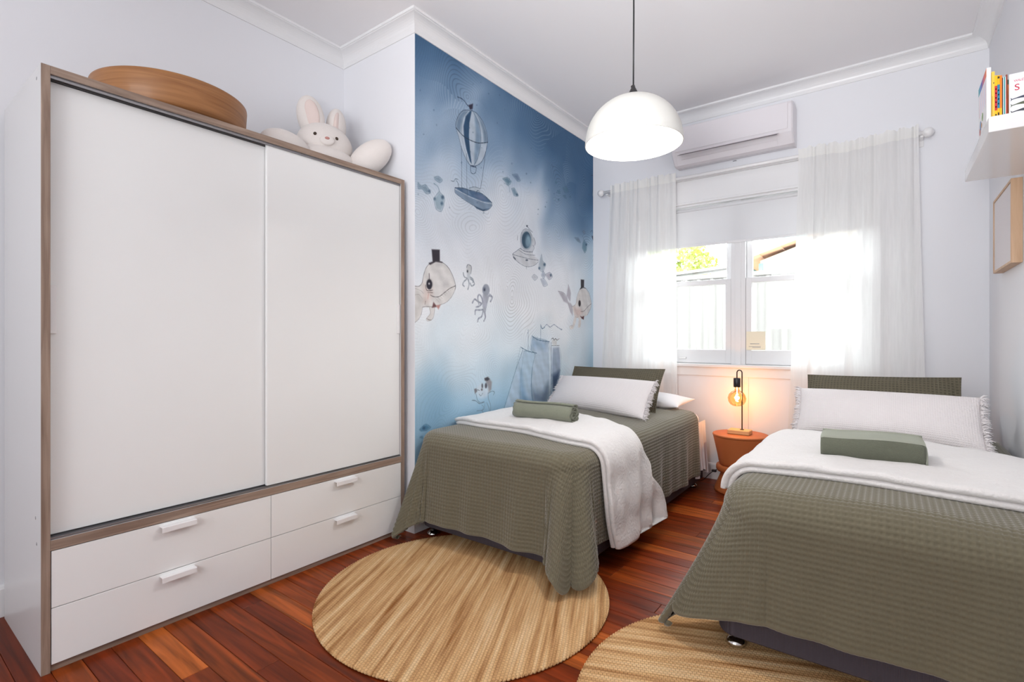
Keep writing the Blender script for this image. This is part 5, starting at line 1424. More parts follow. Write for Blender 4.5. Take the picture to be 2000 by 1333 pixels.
def waffle(name, label, D, LL, LR, LF, b1, cell=.0185, group='olive duvets'):
    st = cell / 4
    na = int((D.x1 - D.x0 + LL + LR) / st)
    nb = int((b1 - D.y0 + LF) / st)
    a = D.x0 - LL + np.arange(na) * st
    b = D.y0 - LF + np.arange(nb) * st
    A, B = np.meshgrid(a, b, indexing='ij')
    # rounded cloth corners
    X, Y, Z = D(A, B)
    def nrm(X, Y, Z):
        P = np.stack([X, Y, Z], -1)
        n = np.cross(np.gradient(P, axis=0), np.gradient(P, axis=1))
        return n / np.maximum(np.linalg.norm(n, axis=-1, keepdims=True), 1e-9)
    N = nrm(X, Y, Z)
    N *= np.where(N[..., 2:3].mean() > 0, 1, -1)
    ia, ib = np.arange(na) % 4, np.arange(nb) % 4
    ha = np.array([1, .45, 0, .45])
    hgt = np.maximum(ha[ia][:, None], ha[ib][None, :])
    puff = .5 + .5 * np.sin(A * 9 + 1) * np.sin(B * 7)
    hgt = (hgt - .7) * .0056 + .003 * puff
    X, Y, Z = X + N[..., 0] * hgt, Y + N[..., 1] * hgt, Z + N[..., 2] * hgt
    # rolled hem: extra rows that turn under
    def roll(X, Y, Z, ax, end):
        idx = 0 if end == 0 else X.shape[ax] - 1
        t = lambda Q: np.take(Q, [idx], axis=ax)
        n0 = [np.take(N[..., k], [idx], axis=ax) for k in range(3)]
        j = 6 if end == 0 else X.shape[ax] - 7
        e = [t(Q) - np.take(Q, [j], axis=ax) for Q in (X, Y, Z)]
        ln = np.maximum(np.sqrt(sum(q * q for q in e)), 1e-6)
        e = [q / ln for q in e]
        rows = []
        r = .012
        for k in range(1, 8):
            an = PI * k / 6
            rows.append([Q + e[i] * r * math.sin(min(an, PI)) - n0[i] * r * (1 - math.cos(min(an, PI))) - (e[i] * r * .8 if k == 7 else 0) for i, Q in enumerate((t(X), t(Y), t(Z)))])
        ext = [np.concatenate([rw[i] for rw in (rows if end else rows[::-1])], axis=ax) for i in range(3)]
        return [np.concatenate([Q, ext[i]] if end else [ext[i], Q], axis=ax) for i, Q in enumerate((X, Y, Z))]
    X, Y, Z = roll(X, Y, Z, 1, 0)
    N = np.concatenate([np.repeat(N[:, :1], 7, axis=1), N], axis=1)
    X, Y, Z = roll(X, Y, Z, 0, 0)
    N = np.concatenate([np.repeat(N[:1], 7, axis=0), N], axis=0)
    X, Y, Z = roll(X, Y, Z, 0, 1)
    Z = np.maximum(Z, .016)
    root = (float((D.x0 + D.x1) / 2), float(D.y0 + .8), D.top)
    o = grid_mesh(name, X, Y, Z, M['olive'], None, None, root)
    return tag(o, label, 'duvet', group)

D1 = Drape(-2.148, -1.195, 2.06, .590, .032, .07, .075, .0, .03, .06, (-.02, -.33), (.0, -.13), 1.3, .013, (0, -.10), 1.12, .08, .28)
D2 = Drape(-.425, .428, 2.005, .592, .085, .03, .115, .12, .0, .06, (-.44, -.12), (.0, -.10), 4.1, .010, (0, 0), 1.10, .03, .0)
waffle('duvet', 'olive waffle duvet on the bed against the mural wall', D1, .40, .50, .505, 3.79)
waffle('duvet', 'olive waffle duvet on the bed against the plain right wall', D2, .55, .28, .485, 3.62)

def throw(label, D, a0, a1, keys, seed, root):
    """folded plush blanket across the bed; keys: (a, b_front, b_back)"""
    k = np.array(keys)
    na = 130
    a = np.linspace(a0, a1, na)
    bf = np.interp(a, k[:, 0], k[:, 1])
    bb = np.interp(a, k[:, 0], k[:, 2])
    ker = np.hanning(15)
    ker /= ker.sum()
    sm = lambda q: np.convolve(np.pad(q, 7, mode='edge'), ker, 'valid')
    bf, bb = sm(bf) + .008 * np.sin(a * 11 + seed), sm(bb) + .008 * np.sin(a * 14 + seed)
    sec = []                                   # (side, offset, lift): side 0 from the front, 1 from the back, 2 fraction
    for f in np.linspace(1, 0, 14)[1:-1]:
        sec.append((2, f, .004))
    for t in np.linspace(-90, 70, 9):
        sec.append((0, .012 - .011 * math.cos(math.radians(t)), .013 + .011 * math.sin(math.radians(t)) - .000))
    sec.append((0, .020, .0245))
    for t in np.linspace(-70, 90, 10):
        sec.append((0, .014 - .014 * math.cos(math.radians(t)), .038 + .013 * math.sin(math.radians(t))))
    for f in np.linspace(0, 1, 26)[1:-1]:
        sec.append((2, f, .047 + .004 * math.sin(PI * f)))
    for t in np.linspace(90, -90, 10):
        sec.append((1, .012 - .012 * math.cos(math.radians(t)), .027 + .020 * math.sin(math.radians(t)) - .002))
    A = np.repeat(a[:, None], len(sec), 1)
    Bc = np.zeros_like(A)
    Lc = np.zeros_like(A)
    for j, (m, o, l) in enumerate(sec):
        if m == 0:
            Bc[:, j] = bf + o
        elif m == 1:
            Bc[:, j] = bb - o
        else:
            Bc[:, j] = bf + .02 + (bb - bf - .04) * o
        Lc[:, j] = l
    topm = np.clip((Lc - .02) / .02, 0, 1)
    over = np.clip((A - D.x1) / .3, 0, 1) + np.clip((D.x0 - A) / .3, 0, 1)
    Lc = Lc + topm * (.0045 * wob(A, Bc, 26, seed) + over * .014 * np.sin(Bc * 34 + seed + A * 3) * np.clip((Bc - bf[:, None]) / .1, 0, 1)) + over * .014
    X, Y, Z = D(A, Bc, Lc)
    o = grid_mesh('throw_blanket', X, Y, Z, M['throw'], None, None, root, True, True, True)
    return tag(o, label, 'blanket', 'white throw blankets')

throw('white plush throw across the left bed hanging down its open side', D1, -2.165, -.665,
      [(-2.2, 2.33, 3.00), (-1.75, 2.27, 2.90), (-1.30, 2.20, 2.74), (-1.12, 2.19, 2.63), (-.90, 2.23, 2.80), (-.6, 2.31, 2.97)], 1, (-1.65, 2.5, .59))
throw('white plush throw folded across the right bed under a folded towel', D2, -.56, .440,
      [(-.9, 2.30, 3.16), (-.5, 2.20, 3.14), (-.05, 2.19, 3.06), (.33, 2.17, 2.96), (.5, 2.17, 2.94)], 3, (-.02, 2.6, .59))

# ---------------------------------------------------------------- pillows and cushions
def pillow(name, corners, thick, material, label, cat, group, uvscale=1.0, pinch=.05, ex=2.4, fringe=False, lumps=0.0, seed=0, flange=0.0):
    BL, BR, TR, TL = [Vector(c) for c in corners]
    n, m = 56, 36
    s = np.linspace(-1, 1, n)[:, None]
    t = np.linspace(-1, 1, m)[None, :]
    s = np.sign(s) * (1 - (1 - np.abs(s)) ** 1.35)
    t = np.sign(t) * (1 - (1 - np.abs(t)) ** 1.35)
    S = s * (1 - pinch * (1 - t ** 2) * np.abs(s) ** 3)
    T = t * (1 - pinch * 1.2 * (1 - s ** 2) * np.abs(t) ** 3)
    u, v = (S + 1) / 2, (T + 1) / 2
    P = [(1 - u) * (1 - v) * BL[k] + u * (1 - v) * BR[k] + u * v * TR[k] + (1 - u) * v * TL[k] for k in range(3)]
    nv = ((BR - BL) + (TR - TL)).cross((TL - BL) + (TR - BR)).normalized()
    fl = 1 - flange
    pr = np.clip(1 - np.clip(np.abs(s) / fl, 0, 1) ** ex, 0, 1) ** .55 * np.clip(1 - np.clip(np.abs(t) / fl, 0, 1) ** ex, 0, 1) ** .55
    wb_ = 1 + lumps * wob(s * 1.0, t * 1.0, 3.0, seed)
    w_, h_ = (BR - BL).length, (TL - BL).length
    objs = MB()
    base = sum((BL, BR, TR, TL), Vector()) / 4
    th = thick / 2 * pr * wb_ + .002
    fr_ = [P[k] + nv[k] * th for k in range(3)]
    bk = [P[k] - nv[k] * th for k in range(3)]
    X = np.concatenate([fr_[0], bk[0][:, ::-1]], 1)
    Y = np.concatenate([fr_[1], bk[1][:, ::-1]], 1)
    Z = np.concatenate([fr_[2], bk[2][:, ::-1]], 1)
    U = np.concatenate([u * w_ + 0 * v, (u * w_ + 0 * v)[:, ::-1]], 1)
    V = np.concatenate([v * h_ + 0 * u, (v * h_ + 0 * u)[:, ::-1] + 3], 1)
    root = thing(name, (base.x, base.y, min(c[2] for c in corners)), label, cat, group)
    o = grid_mesh('cover', X, Y, Z, material, root, (U, V), None, True, True, True)
    if fringe:
        r = random.Random(seed)
        f = MB()
        sd = (BR - BL).normalized()
        upv = (TL - BL).normalized()
        for side_ in (-1, 1):
            for k in range(240):
                q = r.random()
                e0 = (BL.lerp(TL, q) if side_ < 0 else BR.lerp(TR, q)) + sd * (-side_ * (pinch * .5 * w_ * (1 - (2 * q - 1) ** 2) + .004))
                d = (sd * side_ * r.uniform(.6, 1) + upv * r.uniform(-.6, .6) + nv * r.uniform(-.5, .6)).normalized()
                ln = r.uniform(.02, .042)
                e1 = e0 + d * ln * .6 + nv * r.uniform(-.004, .004)
                e2 = e0 + d * ln + Vector((0, 0, -.006))
                f.tube([e0, e1, e2], [.0022, .0026, .0012], 4)
        f.build('fringe', M['fringe'], root)['kind'] = 'stuff'
    return root

pillow('pillow', [(-2.15, 3.70, .628), (-1.235, 3.66, .628), (-1.215, 3.995, .655), (-2.15, 3.995, .655)], .13, M['sheet'], 'white pillow lying flat at the head of the left bed', 'pillow', 'white sleeping pillows', seed=3, lumps=.06)
pillow('pillow', [(-.49, 3.64, .628), (.425, 3.64, .628), (.43, 3.93, .65), (-.48, 3.93, .65)], .13, M['sheet'], 'white pillow lying flat at the head of the right bed', 'pillow', 'white sleeping pillows', seed=4, lumps=.06)
pillow('pillow', [(-2.17, 3.60, .612), (-1.30, 3.40, .612), (-1.318, 3.64, .902), (-2.165, 3.80, .888)], .11, M['olive_pillow'], 'olive waffle pillow standing behind the white cushion on the left bed', 'pillow', 'olive waffle pillows', seed=5, pinch=.03, flange=.07)
pillow('pillow', [(-.425, 3.50, .612), (.315, 3.42, .612), (.305, 3.62, .918), (-.424, 3.72, .897)], .11, M['olive_pillow'], 'olive waffle pillow standing behind the white cushion on the right bed', 'pillow', 'olive waffle pillows', seed=6, pinch=.03, flange=.07)
pillow('cushion', [(-2.155, 3.37, .612), (-1.268, 3.10, .612), (-1.262, 3.30, .838), (-2.13, 3.56, .822)], .16, M['knit'], 'long white fringed cushion leaning on the left bed pillows', 'cushion', 'white fringed cushions', fringe=True, seed=7, pinch=.025, lumps=.05)
pillow('cushion', [(-.425, 3.24, .612), (.35, 3.07, .606), (.342, 3.26, .846), (-.425, 3.42, .834)], .16, M['knit'], 'long white fringed cushion leaning on the right bed pillows', 'cushion', 'white fringed cushions', fringe=True, seed=8, pinch=.025, lumps=.05)

# ---------------------------------------------------------------- towels
def rolled_towel():
    root = thing('towel', (-1.625, 2.50, .647), 'sage green towel rolled up on the left bed', 'towel', 'sage green towels')
    c = Vector((-1.625, 2.50, .647))
    r0, L = .054, .385
    # spiral section in (y,z)
    n = 150
    pts = []
    for k in range(n):
        t = k / (n - 1)
        an = 2 * PI * 3.4 * t - .6
        r = .010 + (r0 - .010) * t
        pts.append((r * math.cos(an) * 1.06, r * math.sin(an) * .97 + r0))
    th = .0095
    outer, inner = [], []
    for k in range(n):
        p0, p1 = Vector(pts[max(k - 1, 0)]), Vector(pts[min(k + 1, n - 1)])
        d = (p1 - p0).normalized()
        nn = Vector((d.y, -d.x))
        p = Vector(pts[k])
        outer.append(p + nn * th * .48)
        inner.append(p - nn * th * .48)
    ring = outer + inner[::-1]
    xs = np.linspace(-L / 2, L / 2, 26)
    Y = np.array([[p.x for p in ring]] * 26)
    Z = np.array([[p.y for p in ring]] * 26)
    X = np.repeat(xs[:, None], len(ring), 1)
    ends = np.clip((np.abs(X) - L / 2 + .012) / .012, 0, 1)
    rr_ = np.hypot(Y, Z - r0)
    X = X + np.sign(X) * .008 * np.sin(np.arctan2(Z - r0, Y) * 3 + rr_ * 300) * ends
    kz = 1 + .02 * np.sin(X * 20)
    A = math.radians(2)
    Xw = c.x + X * math.cos(A) - Y * math.sin(A)
    Yw = c.y + X * math.sin(A) + Y * math.cos(A)
    grid_mesh('terry_roll', Xw, Yw, c.z + Z * kz, M['towel'], root, None, None, True, True, True)
    return root
rolled_towel()

def folded_towel():
    root = thing('towel', (-.065, 2.505, .645), 'sage green towel folded into a block on the right bed', 'towel', 'sage green towels')
    L, W, Hh = .335, .185, .088
    z0 = .646
    # rounded stack section (y, z) with folded layers at the back
    sec = []
    def arc(cy, cz, ry, rz, a0, a1, n):
        for k in range(n):
            t = math.radians(a0 + (a1 - a0) * k / (n - 1))
            sec.append((cy + ry * math.cos(t), cz + rz * math.sin(t)))
    arc(-W / 2 + .030, Hh * .5, .030, Hh * .5, 270, 90, 16)
    sec.append((0, Hh * 1.03))
    for k in range(3):
        cz = Hh - Hh / 6 - k * Hh / 3
        arc(W / 2 - .010, cz, .010, Hh / 6 - .001, 90, -90, 6)
    sec.append((0, 0))
    xs = np.linspace(-L / 2, L / 2, 30)
    Y = np.array([[p[0] for p in sec]] * 30)
    Z = np.array([[p[1] for p in sec]] * 30)
    X = np.repeat(xs[:, None], len(sec), 1)
    e = np.clip((np.abs(X) / (L / 2) - .93) / .07, 0, 1)
    Y, Z = Y * (1 - .05 * e ** 2), Hh / 2 + (Z - Hh / 2) * (1 - .10 * e ** 2)
    Z = Z + .004 * np.sin(X * 16 + .6) * (Z > .02)
    A = math.radians(2)
    f = lambda X, Y: (-.065 + X * math.cos(A) - Y * math.sin(A), 2.505 + X * math.sin(A) + Y * math.cos(A))
    Xw, Yw = f(X, Y)
    grid_mesh('terry_block', Xw, Yw, z0 + Z, M['towel_dark'], root, None, None, True, True, True)
    # flat woven band along the top with a stitched lip
    ny = 14
    yb = np.linspace(-W / 2 + .016, W / 2 - .02, ny)
    X = np.repeat(xs[:, None] * 1.004, ny, 1)
    Yb_ = np.repeat(yb[None, :], 30, 0)
    hz = np.interp(yb, [-W / 2 + .016, -W / 2 + .030, 0, W / 2 - .02], [Hh * .93, Hh * 1.0, Hh * 1.03, Hh * 1.0])
    Z = hz[None, :] + .0025 + .004 * np.sin(X * 16 + .6) - .004 * np.clip((np.abs(X) / (L / 2) - .95) / .05, 0, 1)
    Z[:, -2:] += .003
    Xw, Yw = f(X, Yb_)
    grid_mesh('woven_band', Xw, Yw, z0 + Z, M['towel_band'], root)
    bx = np.linspace(-L / 2, L / 2, 24)
    pts = []
    for x in bx:
        X1, Y1 = f(x, W / 2 - .022)
        pts.append((X1, Y1, z0 + Hh + .0055 + .004 * math.sin(x * 16 + .6)))
    MB().tube(pts, .0042, 8).build('hem', M['towel_band'], root)
    # selvedge seen at the right end
    pts = [f(L / 2 + .003, y) + (z0 + z,) for y, z in [(-W / 2 + .01, .012), (-W / 2 + .012, .03), (-W / 2 + .02, .05), (-W / 2 + .05, .066), (.02, .07), (.06, .066)]]
    MB().tube(pts, .004, 8).build('selvedge', M['towel_band'], root)
    return root
folded_towel()

# ---------------------------------------------------------------- rugs
def rug(c, r, ang, label, off):
    mt = jute('jute_weave', ang, off)
    root = thing('jute_rug', (c[0], c[1], 0), label, 'rug', 'round jute rugs')
    MB().lathe([(r - .012, .0005), (r - .004, .002), (r - .002, .006), (r - .006, .0105), (r - .02, .0112), (.001, .0115)], 160, (c[0], c[1], 0), False).build('weave', mt, root)
    b = MB()
    n = 250
    for k in range(n):                                     # stitched braid edge, one knot each
        a = 2 * PI * k / n
        rr = r - .001
        p0 = (c[0] + rr * math.cos(a), c[1] + rr * math.sin(a), .0062)
        b.ellipsoid(p0, (.0038, .0105, .0046), 8, 6, Matrix.Rotation(a + .35, 3, 'Z'))
    e = b.build('braided_edge', mt, root)
    e['kind'] = 'stuff'
    return root
rug((-1.526, 1.694), .632, math.radians(-115), 'round jute rug lying under the foot of the left bed', 0)
rug((-.22, 1.66), .632, math.radians(-22), 'round jute rug lying under the foot of the right bed', 3.1)

# ---------------------------------------------------------------- stool and lamp
SX, SY = -.891, 4.018
st = thing('stool', (SX, SY, 0), 'terracotta orange turned stool used as a bedside table', 'stool')
MB().lathe([(.001, .405), (.186, .405), (.1905, .409), (.191, .415), (.1895, .419), (.186, .4205), (.001, .4205)], 72, (SX, SY, 0), False).build('top', M['terracotta'], st)
MB().lathe([(.188, .405), (.180, .37), (.168, .315), (.156, .26), (.148, .215), (.142, .192), (.001, .192)], 72, (SX, SY, 0), False).build('seat_cone', M['terracotta'], st)
MB().lathe([(.001, .193), (.150, .193), (.162, .189), (.166, .18), (.166, .158), (.160, .146), (.146, .141), (.001, .141)], 72, (SX, SY, 0), False).build('collar', M['terracotta'], st)
MB().lathe([(.128, .141), (.140, .11), (.160, .06), (.176, .02), (.180, .004), (.178, .0005), (.001, .0005)], 72, (SX, SY, 0), False).build('foot_cone', M['terracotta'], st)

LX, LY = -.879, 4.02
lm = thing('table_lamp', (LX, LY, .4205), 'lit bare bulb lamp with black hooked stem on wooden block', 'lamp')
MB().bbox(LX - .092, LX + .060, LY - .055, LY + .055, .421, .452, .006).build('base_block', M['pine'], lm)
stem = [(LX, LY, .452), (LX, LY, .872)]
for k in range(1, 10):
    t = PI * k / 9
    stem.append((LX - .0175 + .0175 * math.cos(t), LY, .872 + .0195 * math.sin(t)))
stem.append((LX - .035, LY, .832))
MB().tube(stem, .0042, 12).lathe([(.001, .452), (.014, .452), (.014, .456), (.001, .456)], 20, (LX, LY, 0), False).build('stem', M['blackmetal'], lm)
BXc = LX - .035
so = MB().lathe([(.001, .833), (.022, .833), (.0245, .830), (.0245, .768), (.022, .764), (.001, .764)], 28, (BXc, LY, 0), False).build('socket', M['black'], lm)
bp = [(.013, .765), (.0135, .752), (.020, .741), (.040, .729), (.056, .710), (.0635, .685), (.060, .660), (.047, .638), (.028, .626), (.001, .622)]
gl = MB().lathe(bp, 40, (BXc, LY, 0), False).build('bulb', M['amber'], lm)
fil = MB()
pts = []
for k in range(90):
    t = k / 89
    pts.append((BXc + .008 * math.cos(t * 26), LY + .008 * math.sin(t * 26), .712 - .055 * t))
fil.tube(pts, .0019, 6)
fil.tube([(BXc, LY, .764), (BXc, LY, .715)], .003, 8)
fil.build('filament', emit('warm_filament', (1.0, .55, .18), 90.0), gl)
bl = bpy.data.lights.new('bulb_glow', 'POINT')
bl.energy = 3.2
bl.color = (1.0, .52, .22)
bl.shadow_soft_size = .02
blo = bpy.data.objects.new('bulb_glow', bl)
COL.objects.link(blo)
blo.location = (BXc, LY, .675)
cord = [(LX + .02, LY + .056, .43), (LX + .02, LY + .16, .425), (LX + .015, LY + .196, .39), (LX - .03, LY + .197, .25), (-1.00, 4.205, .15), (-1.06, 4.17, .125), (-1.072, 4.10, .118), (-1.085, 4.04, .112), (-1.115, 4.02, .085), (-1.16, 4.05, .035), (-1.20, 4.08, .008), (-1.25, 4.11, .005), (-1.34, 4.10, .005), (-1.46, 4.15, .005)]
cp = []
for k in range(len(cord) - 1):
    p0, p1, p2, p3 = [Vector(cord[min(max(k + j, 0), len(cord) - 1)]) for j in (-1, 0, 1, 2)]
    for t in (0, .25, .5, .75):
        cp.append(.5 * ((2 * p1) + (-p0 + p2) * t + (2 * p0 - 5 * p1 + 4 * p2 - p3) * t * t + (-p0 + 3 * p1 - 3 * p2 + p3) * t ** 3))
co = MB().tube(cp, .0028, 8).build('cord', M['black'], lm)
MB().bbox(-1.100, -1.066, 4.03, 4.052, .104, .124, .005).build('cord_switch', M['black'], co)

# ---------------------------------------------------------------- pendant lamp
PX, PY = -.862, 2.005
pl = thing('pendant_lamp', (PX, PY, 1.94), 'white dome pendant lamp, lit, hanging on a black cord', 'lamp')
MB().tube([(PX, PY, 2.16), (PX + .002, PY, 2.5), (PX, PY, 2.975)], .0033, 10).build('cord', M['black'], pl)
MB().lathe([(.001, 2.137), (.0225, 2.137), (.0215, 2.150), (.013, 2.168), (.008, 2.178), (.0055, 2.188), (.001, 2.19)], 28, (PX, PY, 0), False).ellipsoid((PX - .004, PY, 2.183), (.007, .006, .006), 12, 8).build('cap', M['black'], pl)
sh = []
R0 = .2
for k in range(0, 19):
    t = PI / 2 * k / 18
    sh.append((R0 * math.sin(t) if k else .001, 1.94 + .198 * math.cos(t) ** .93 if k < 18 else 1.94))
inn = [(max(r - .004, .001), z - .004 if z > 1.95 else z) for r, z in sh][::-1]
MB().lathe(sh + [(R0 - .001, 1.9385), (R0 - .004, 1.9385)] + inn, 96, (PX, PY, 0), False).build('shade', M['shade'], pl)
MB().lathe([(.001, 2.132), (.02, 2.132), (.02, 2.085), (.001, 2.085)], 20, (PX, PY, 0), False).build('lamp_holder', M['handle'], pl)
MB().lathe([(.014, 2.086), (.018, 2.075), (.045, 2.045), (.052, 2.02), (.045, 1.99), (.028, 1.975), (.001, 1.97)], 32, (PX, PY, 0), False).build('bulb', emit('white_bulb', (1.0, .97, .93), 250.0), pl)
MB().lathe([(.001, 2.9895), (.045, 2.9895), (.045, 2.98), (.02, 2.968), (.001, 2.968)], 32, (PX, PY, 0), False).build('ceiling_rose', M['handle'], pl)

# ---------------------------------------------------------------- shelf, books and picture on the right wall
SHX = .284
shm = mat('glossy_white_shelf', (240, 238, 238), 0.12, spec=0.6, coat=.3)
shelf = MB().bbox(SHX, XR - .0006, 2.50, 3.232, 1.874, 1.930, .002).build('wall_shelf', shm, None, (.385, 2.866, 1.874))
tag(shelf, 'thick glossy white floating shelf on the right wall', 'shelf')
pf = thing('picture_frame', (XR, 3.51, 1.478), 'light wood box frame hanging on the right wall below the shelf', 'picture frame')
f0, f1, fz0, fz1 = 3.254, 3.762, 1.478, 1.868
fb = MB()
fb.bbox(XR - .040, XR - .0006, f0, f0 + .012, fz0, fz1, .001).bbox(XR - .040, XR - .0006, f1 - .012, f1, fz0, fz1, .001)
fb.bbox(XR - .040, XR - .0006, f0 + .012, f1 - .012, fz0, fz0 + .012, .001).bbox(XR - .040, XR - .0006, f0 + .012, f1 - .012, fz1 - .012, fz1, .001)
fb.build('frame', M['frame_wood'], pf)
MB().bbox(XR - .036, XR - .003, f0 + .0125, f1 - .0125, fz0 + .0125, fz1 - .0125, .001).build('canvas', M['canvas'], pf)

SZ = 1.9305
def colm(name, rgb):
    return mat(name, rgb, .4, spec=.4)
def book(x0, x1, h, rgb, label, depth=.15, y=2.553, marks=()):
    b = thing('book', ((x0 + x1) / 2, y, SZ), label, 'book', 'books on the wall shelf')
    t = min(.0012, (x1 - x0) * .2)
    cv = MB().box(x0, x1, y, y + t, SZ, SZ + h).box(x0, x0 + t, y + t, y + depth, SZ, SZ + h).box(x1 - t, x1, y + t, y + depth, SZ, SZ + h)
    cvo = cv.build('cover', colm('cover_%d_%d_%d' % rgb, rgb), b)
    MB().box(x0 + t, x1 - t, y + t, y + depth - .004, SZ + .002, SZ + h - .002).build('pages', M['pages'], b)
    for (q0, q1, z0, z1, c) in marks:
        MB().box(x0 + (x1 - x0) * q0, x0 + (x1 - x0) * q1, y - .0003, y + .0004, SZ + z0, SZ + z1).build('spine_print', colm('print_%d_%d_%d' % c, c), cvo)
    return b
W_ = (250, 246, 240)
dsh = lambda z: (.3, .7, z, z + .006, W_)
book(.2980, .3062, .180, (246, 204, 84), 'yellow book with a pale spine, tallest at the outer end', marks=((.55, .85, .135, .140, (70, 60, 30)), (.1, .35, .01, .09, (214, 160, 60))))
book(.3065, .3130, .164, (248, 196, 30), 'yellow book with a red label on its spine', marks=((.02, .98, .035, .125, (206, 40, 52)),) + tuple(dsh(z) for z in (.045, .062, .078, .095, .110)) + ((.2, .8, .006, .022, (40, 36, 24)),))
book(.3133, .3200, .162, (246, 186, 28), 'yellow book with a blue label on its spine', marks=((.02, .98, .042, .128, (28, 132, 168)),) + tuple(dsh(z) for z in (.055, .072, .088, .104)) + ((.2, .8, .008, .026, (40, 36, 24)), (.1, .9, .150, .158, (70, 60, 30))))
book(.3203, .3260, .160, (240, 132, 36), 'orange book beside the blue labelled one', marks=((.1, .9, .01, .04, (246, 196, 36)),))
book(.3263, .3285, .150, (52, 50, 62), 'thin dark book squeezed beside the orange spine')
book(.3288, .3310, .152, (226, 236, 236), 'thin white book beside the dark one')
book(.3313, .3338, .151, (42, 160, 164), 'thin teal book between two thin white ones')
book(.3341, .3360, .152, (232, 236, 236), 'thin white book beside the teal one')
book(.3363, .3402, .158, (146, 66, 48), 'brown book next to the book with fish', marks=((0, 1, 0, .07, (176, 70, 50)),))
# face-out books
b = thing('book', (.42, 2.535, SZ), 'white picture book facing out with fish on its cover', 'book', 'books on the wall shelf')
MB().bbox(.3425, .4780, 2.537, 2.549, SZ, SZ + .150, .001).build('cover', colm('white_cover', (244, 243, 246)), b)
def text(s, size, x, z, y, rgb, par):
    cu = bpy.data.curves.new('title', 'FONT')
    cu.body = s
    cu.size = size
    cu.extrude = .0002
    tmp = bpy.data.objects.new('title_curve', cu)
    COL.objects.link(tmp)
    dg_ = bpy.context.evaluated_depsgraph_get()
    me = bpy.data.meshes.new_from_object(tmp.evaluated_get(dg_))
    bpy.data.objects.remove(tmp)
    me.transform(Matrix.Rotation(PI / 2, 4, 'X'))
    me.transform(Matrix.Translation((x, y, z)))
    me.materials.clear()
    me.materials.append(colm('ink_%d' % rgb[0], rgb))
    return link('title', me, par)
text('WILD', .011, .3545, SZ + .119, 2.5366, (216, 60, 96), b)
text('S', .032, .3555, SZ + .088, 2.5366, (206, 24, 64), b)
for (z, l, c) in ((.058, .060, (74, 78, 96)), (.036, .052, (96, 104, 84)), (.012, .056, (70, 72, 80))):
    f_ = MB()
    pts = [(.350 + l * t, 2.5366, SZ + z + .004 * math.sin(t * 3)) for t in np.linspace(0, 1.6, 9)]
    rad = [.0015, .0018, .0035, .0055, .0065, .006, .005, .003, .001]
    vs = [(p[0], 2.5367, p[2] + r) for p, r in zip(pts, rad)] + [(p[0], 2.5367, p[2] - r) for p, r in zip(pts, rad)]
    f_.add(vs, [(k, k + 1, 9 + k + 1, 9 + k) for k in range(8)])
    f_.add([(.3455, 2.5367, SZ + z + .007), (.3515, 2.5367, SZ + z), (.3455, 2.5367, SZ + z - .007), (.3475, 2.5367, SZ + z)], [(0, 1, 2, 3)])
    f_.build('fish_print', colm('fish_%d' % c[0], c), b)
b = thing('book', (.40, 2.72, SZ), 'large orange book with a dark green top edge behind the others', 'book', 'books on the wall shelf')
co_ = MB().bbox(.306, .478, 2.712, 2.732, SZ, SZ + .197, .001).build('cover', colm('orange_cover', (240, 128, 40)), b)
MB().box(.307, .477, 2.7112, 2.7122, SZ + .178, SZ + .1965).build('cover_band', colm('green_band', (26, 84, 54)), co_)
MB().box(.307, .345, 2.7112, 2.7122, SZ + .150, SZ + .176).build('cover_band', colm('rose_band', (214, 92, 84)), co_)
b = thing('book', (.288, 2.68, SZ), 'white book with a rainbow top standing sideways at the outer end', 'book', 'books on the wall shelf')
wx, wy0, wy1, wh = .2845, 2.556, 2.765, .200
MB().bbox(wx, wx + .0125, wy0, wy1, SZ, SZ + wh, .0008).build('cover', colm('white_cover_b', (244, 244, 246)), b)
rain = [(240, 120, 40), (222, 60, 70), (176, 60, 130), (70, 70, 180), (40, 120, 200), (40, 170, 180)]
for k, c in enumerate(rain):
    a0, a1 = wy0 + .001 + k * (wy1 - wy0 - .002) / 6, wy0 + .001 + (k + 1) * (wy1 - wy0 - .002) / 6
    MB().box(wx - .0004, wx + .0005, a0, a1, SZ + wh - .030, SZ + wh - .001).build('rainbow_print', colm('rain_%d' % k, c), b)
for k in range(7):
    yq = wy0 + .02 + k * .026
    c = (196, 196, 226) if k % 2 else (226, 190, 204)
    MB().box(wx - .0004, wx + .0005, yq, yq + .006, SZ + .075, SZ + wh - .04).build('line_print', colm('line_%d' % (k % 2), c), b)
for (yq, zq, r, c) in ((wy0 + .15, .036, .018, (96, 140, 196)), (wy0 + .10, .054, .016, (120, 170, 70)), (wy0 + .165, .016, .015, (206, 74, 70)), (wy0 + .125, .030, .010, (240, 170, 60))):
    n = 16
    MB().add([(wx - .0005, yq + r * math.cos(2 * PI * k / n), SZ + zq + r * math.sin(2 * PI * k / n)) for k in range(n)], [tuple(range(n))]).build('round_print', colm('dot_%d' % c[0], c), b)

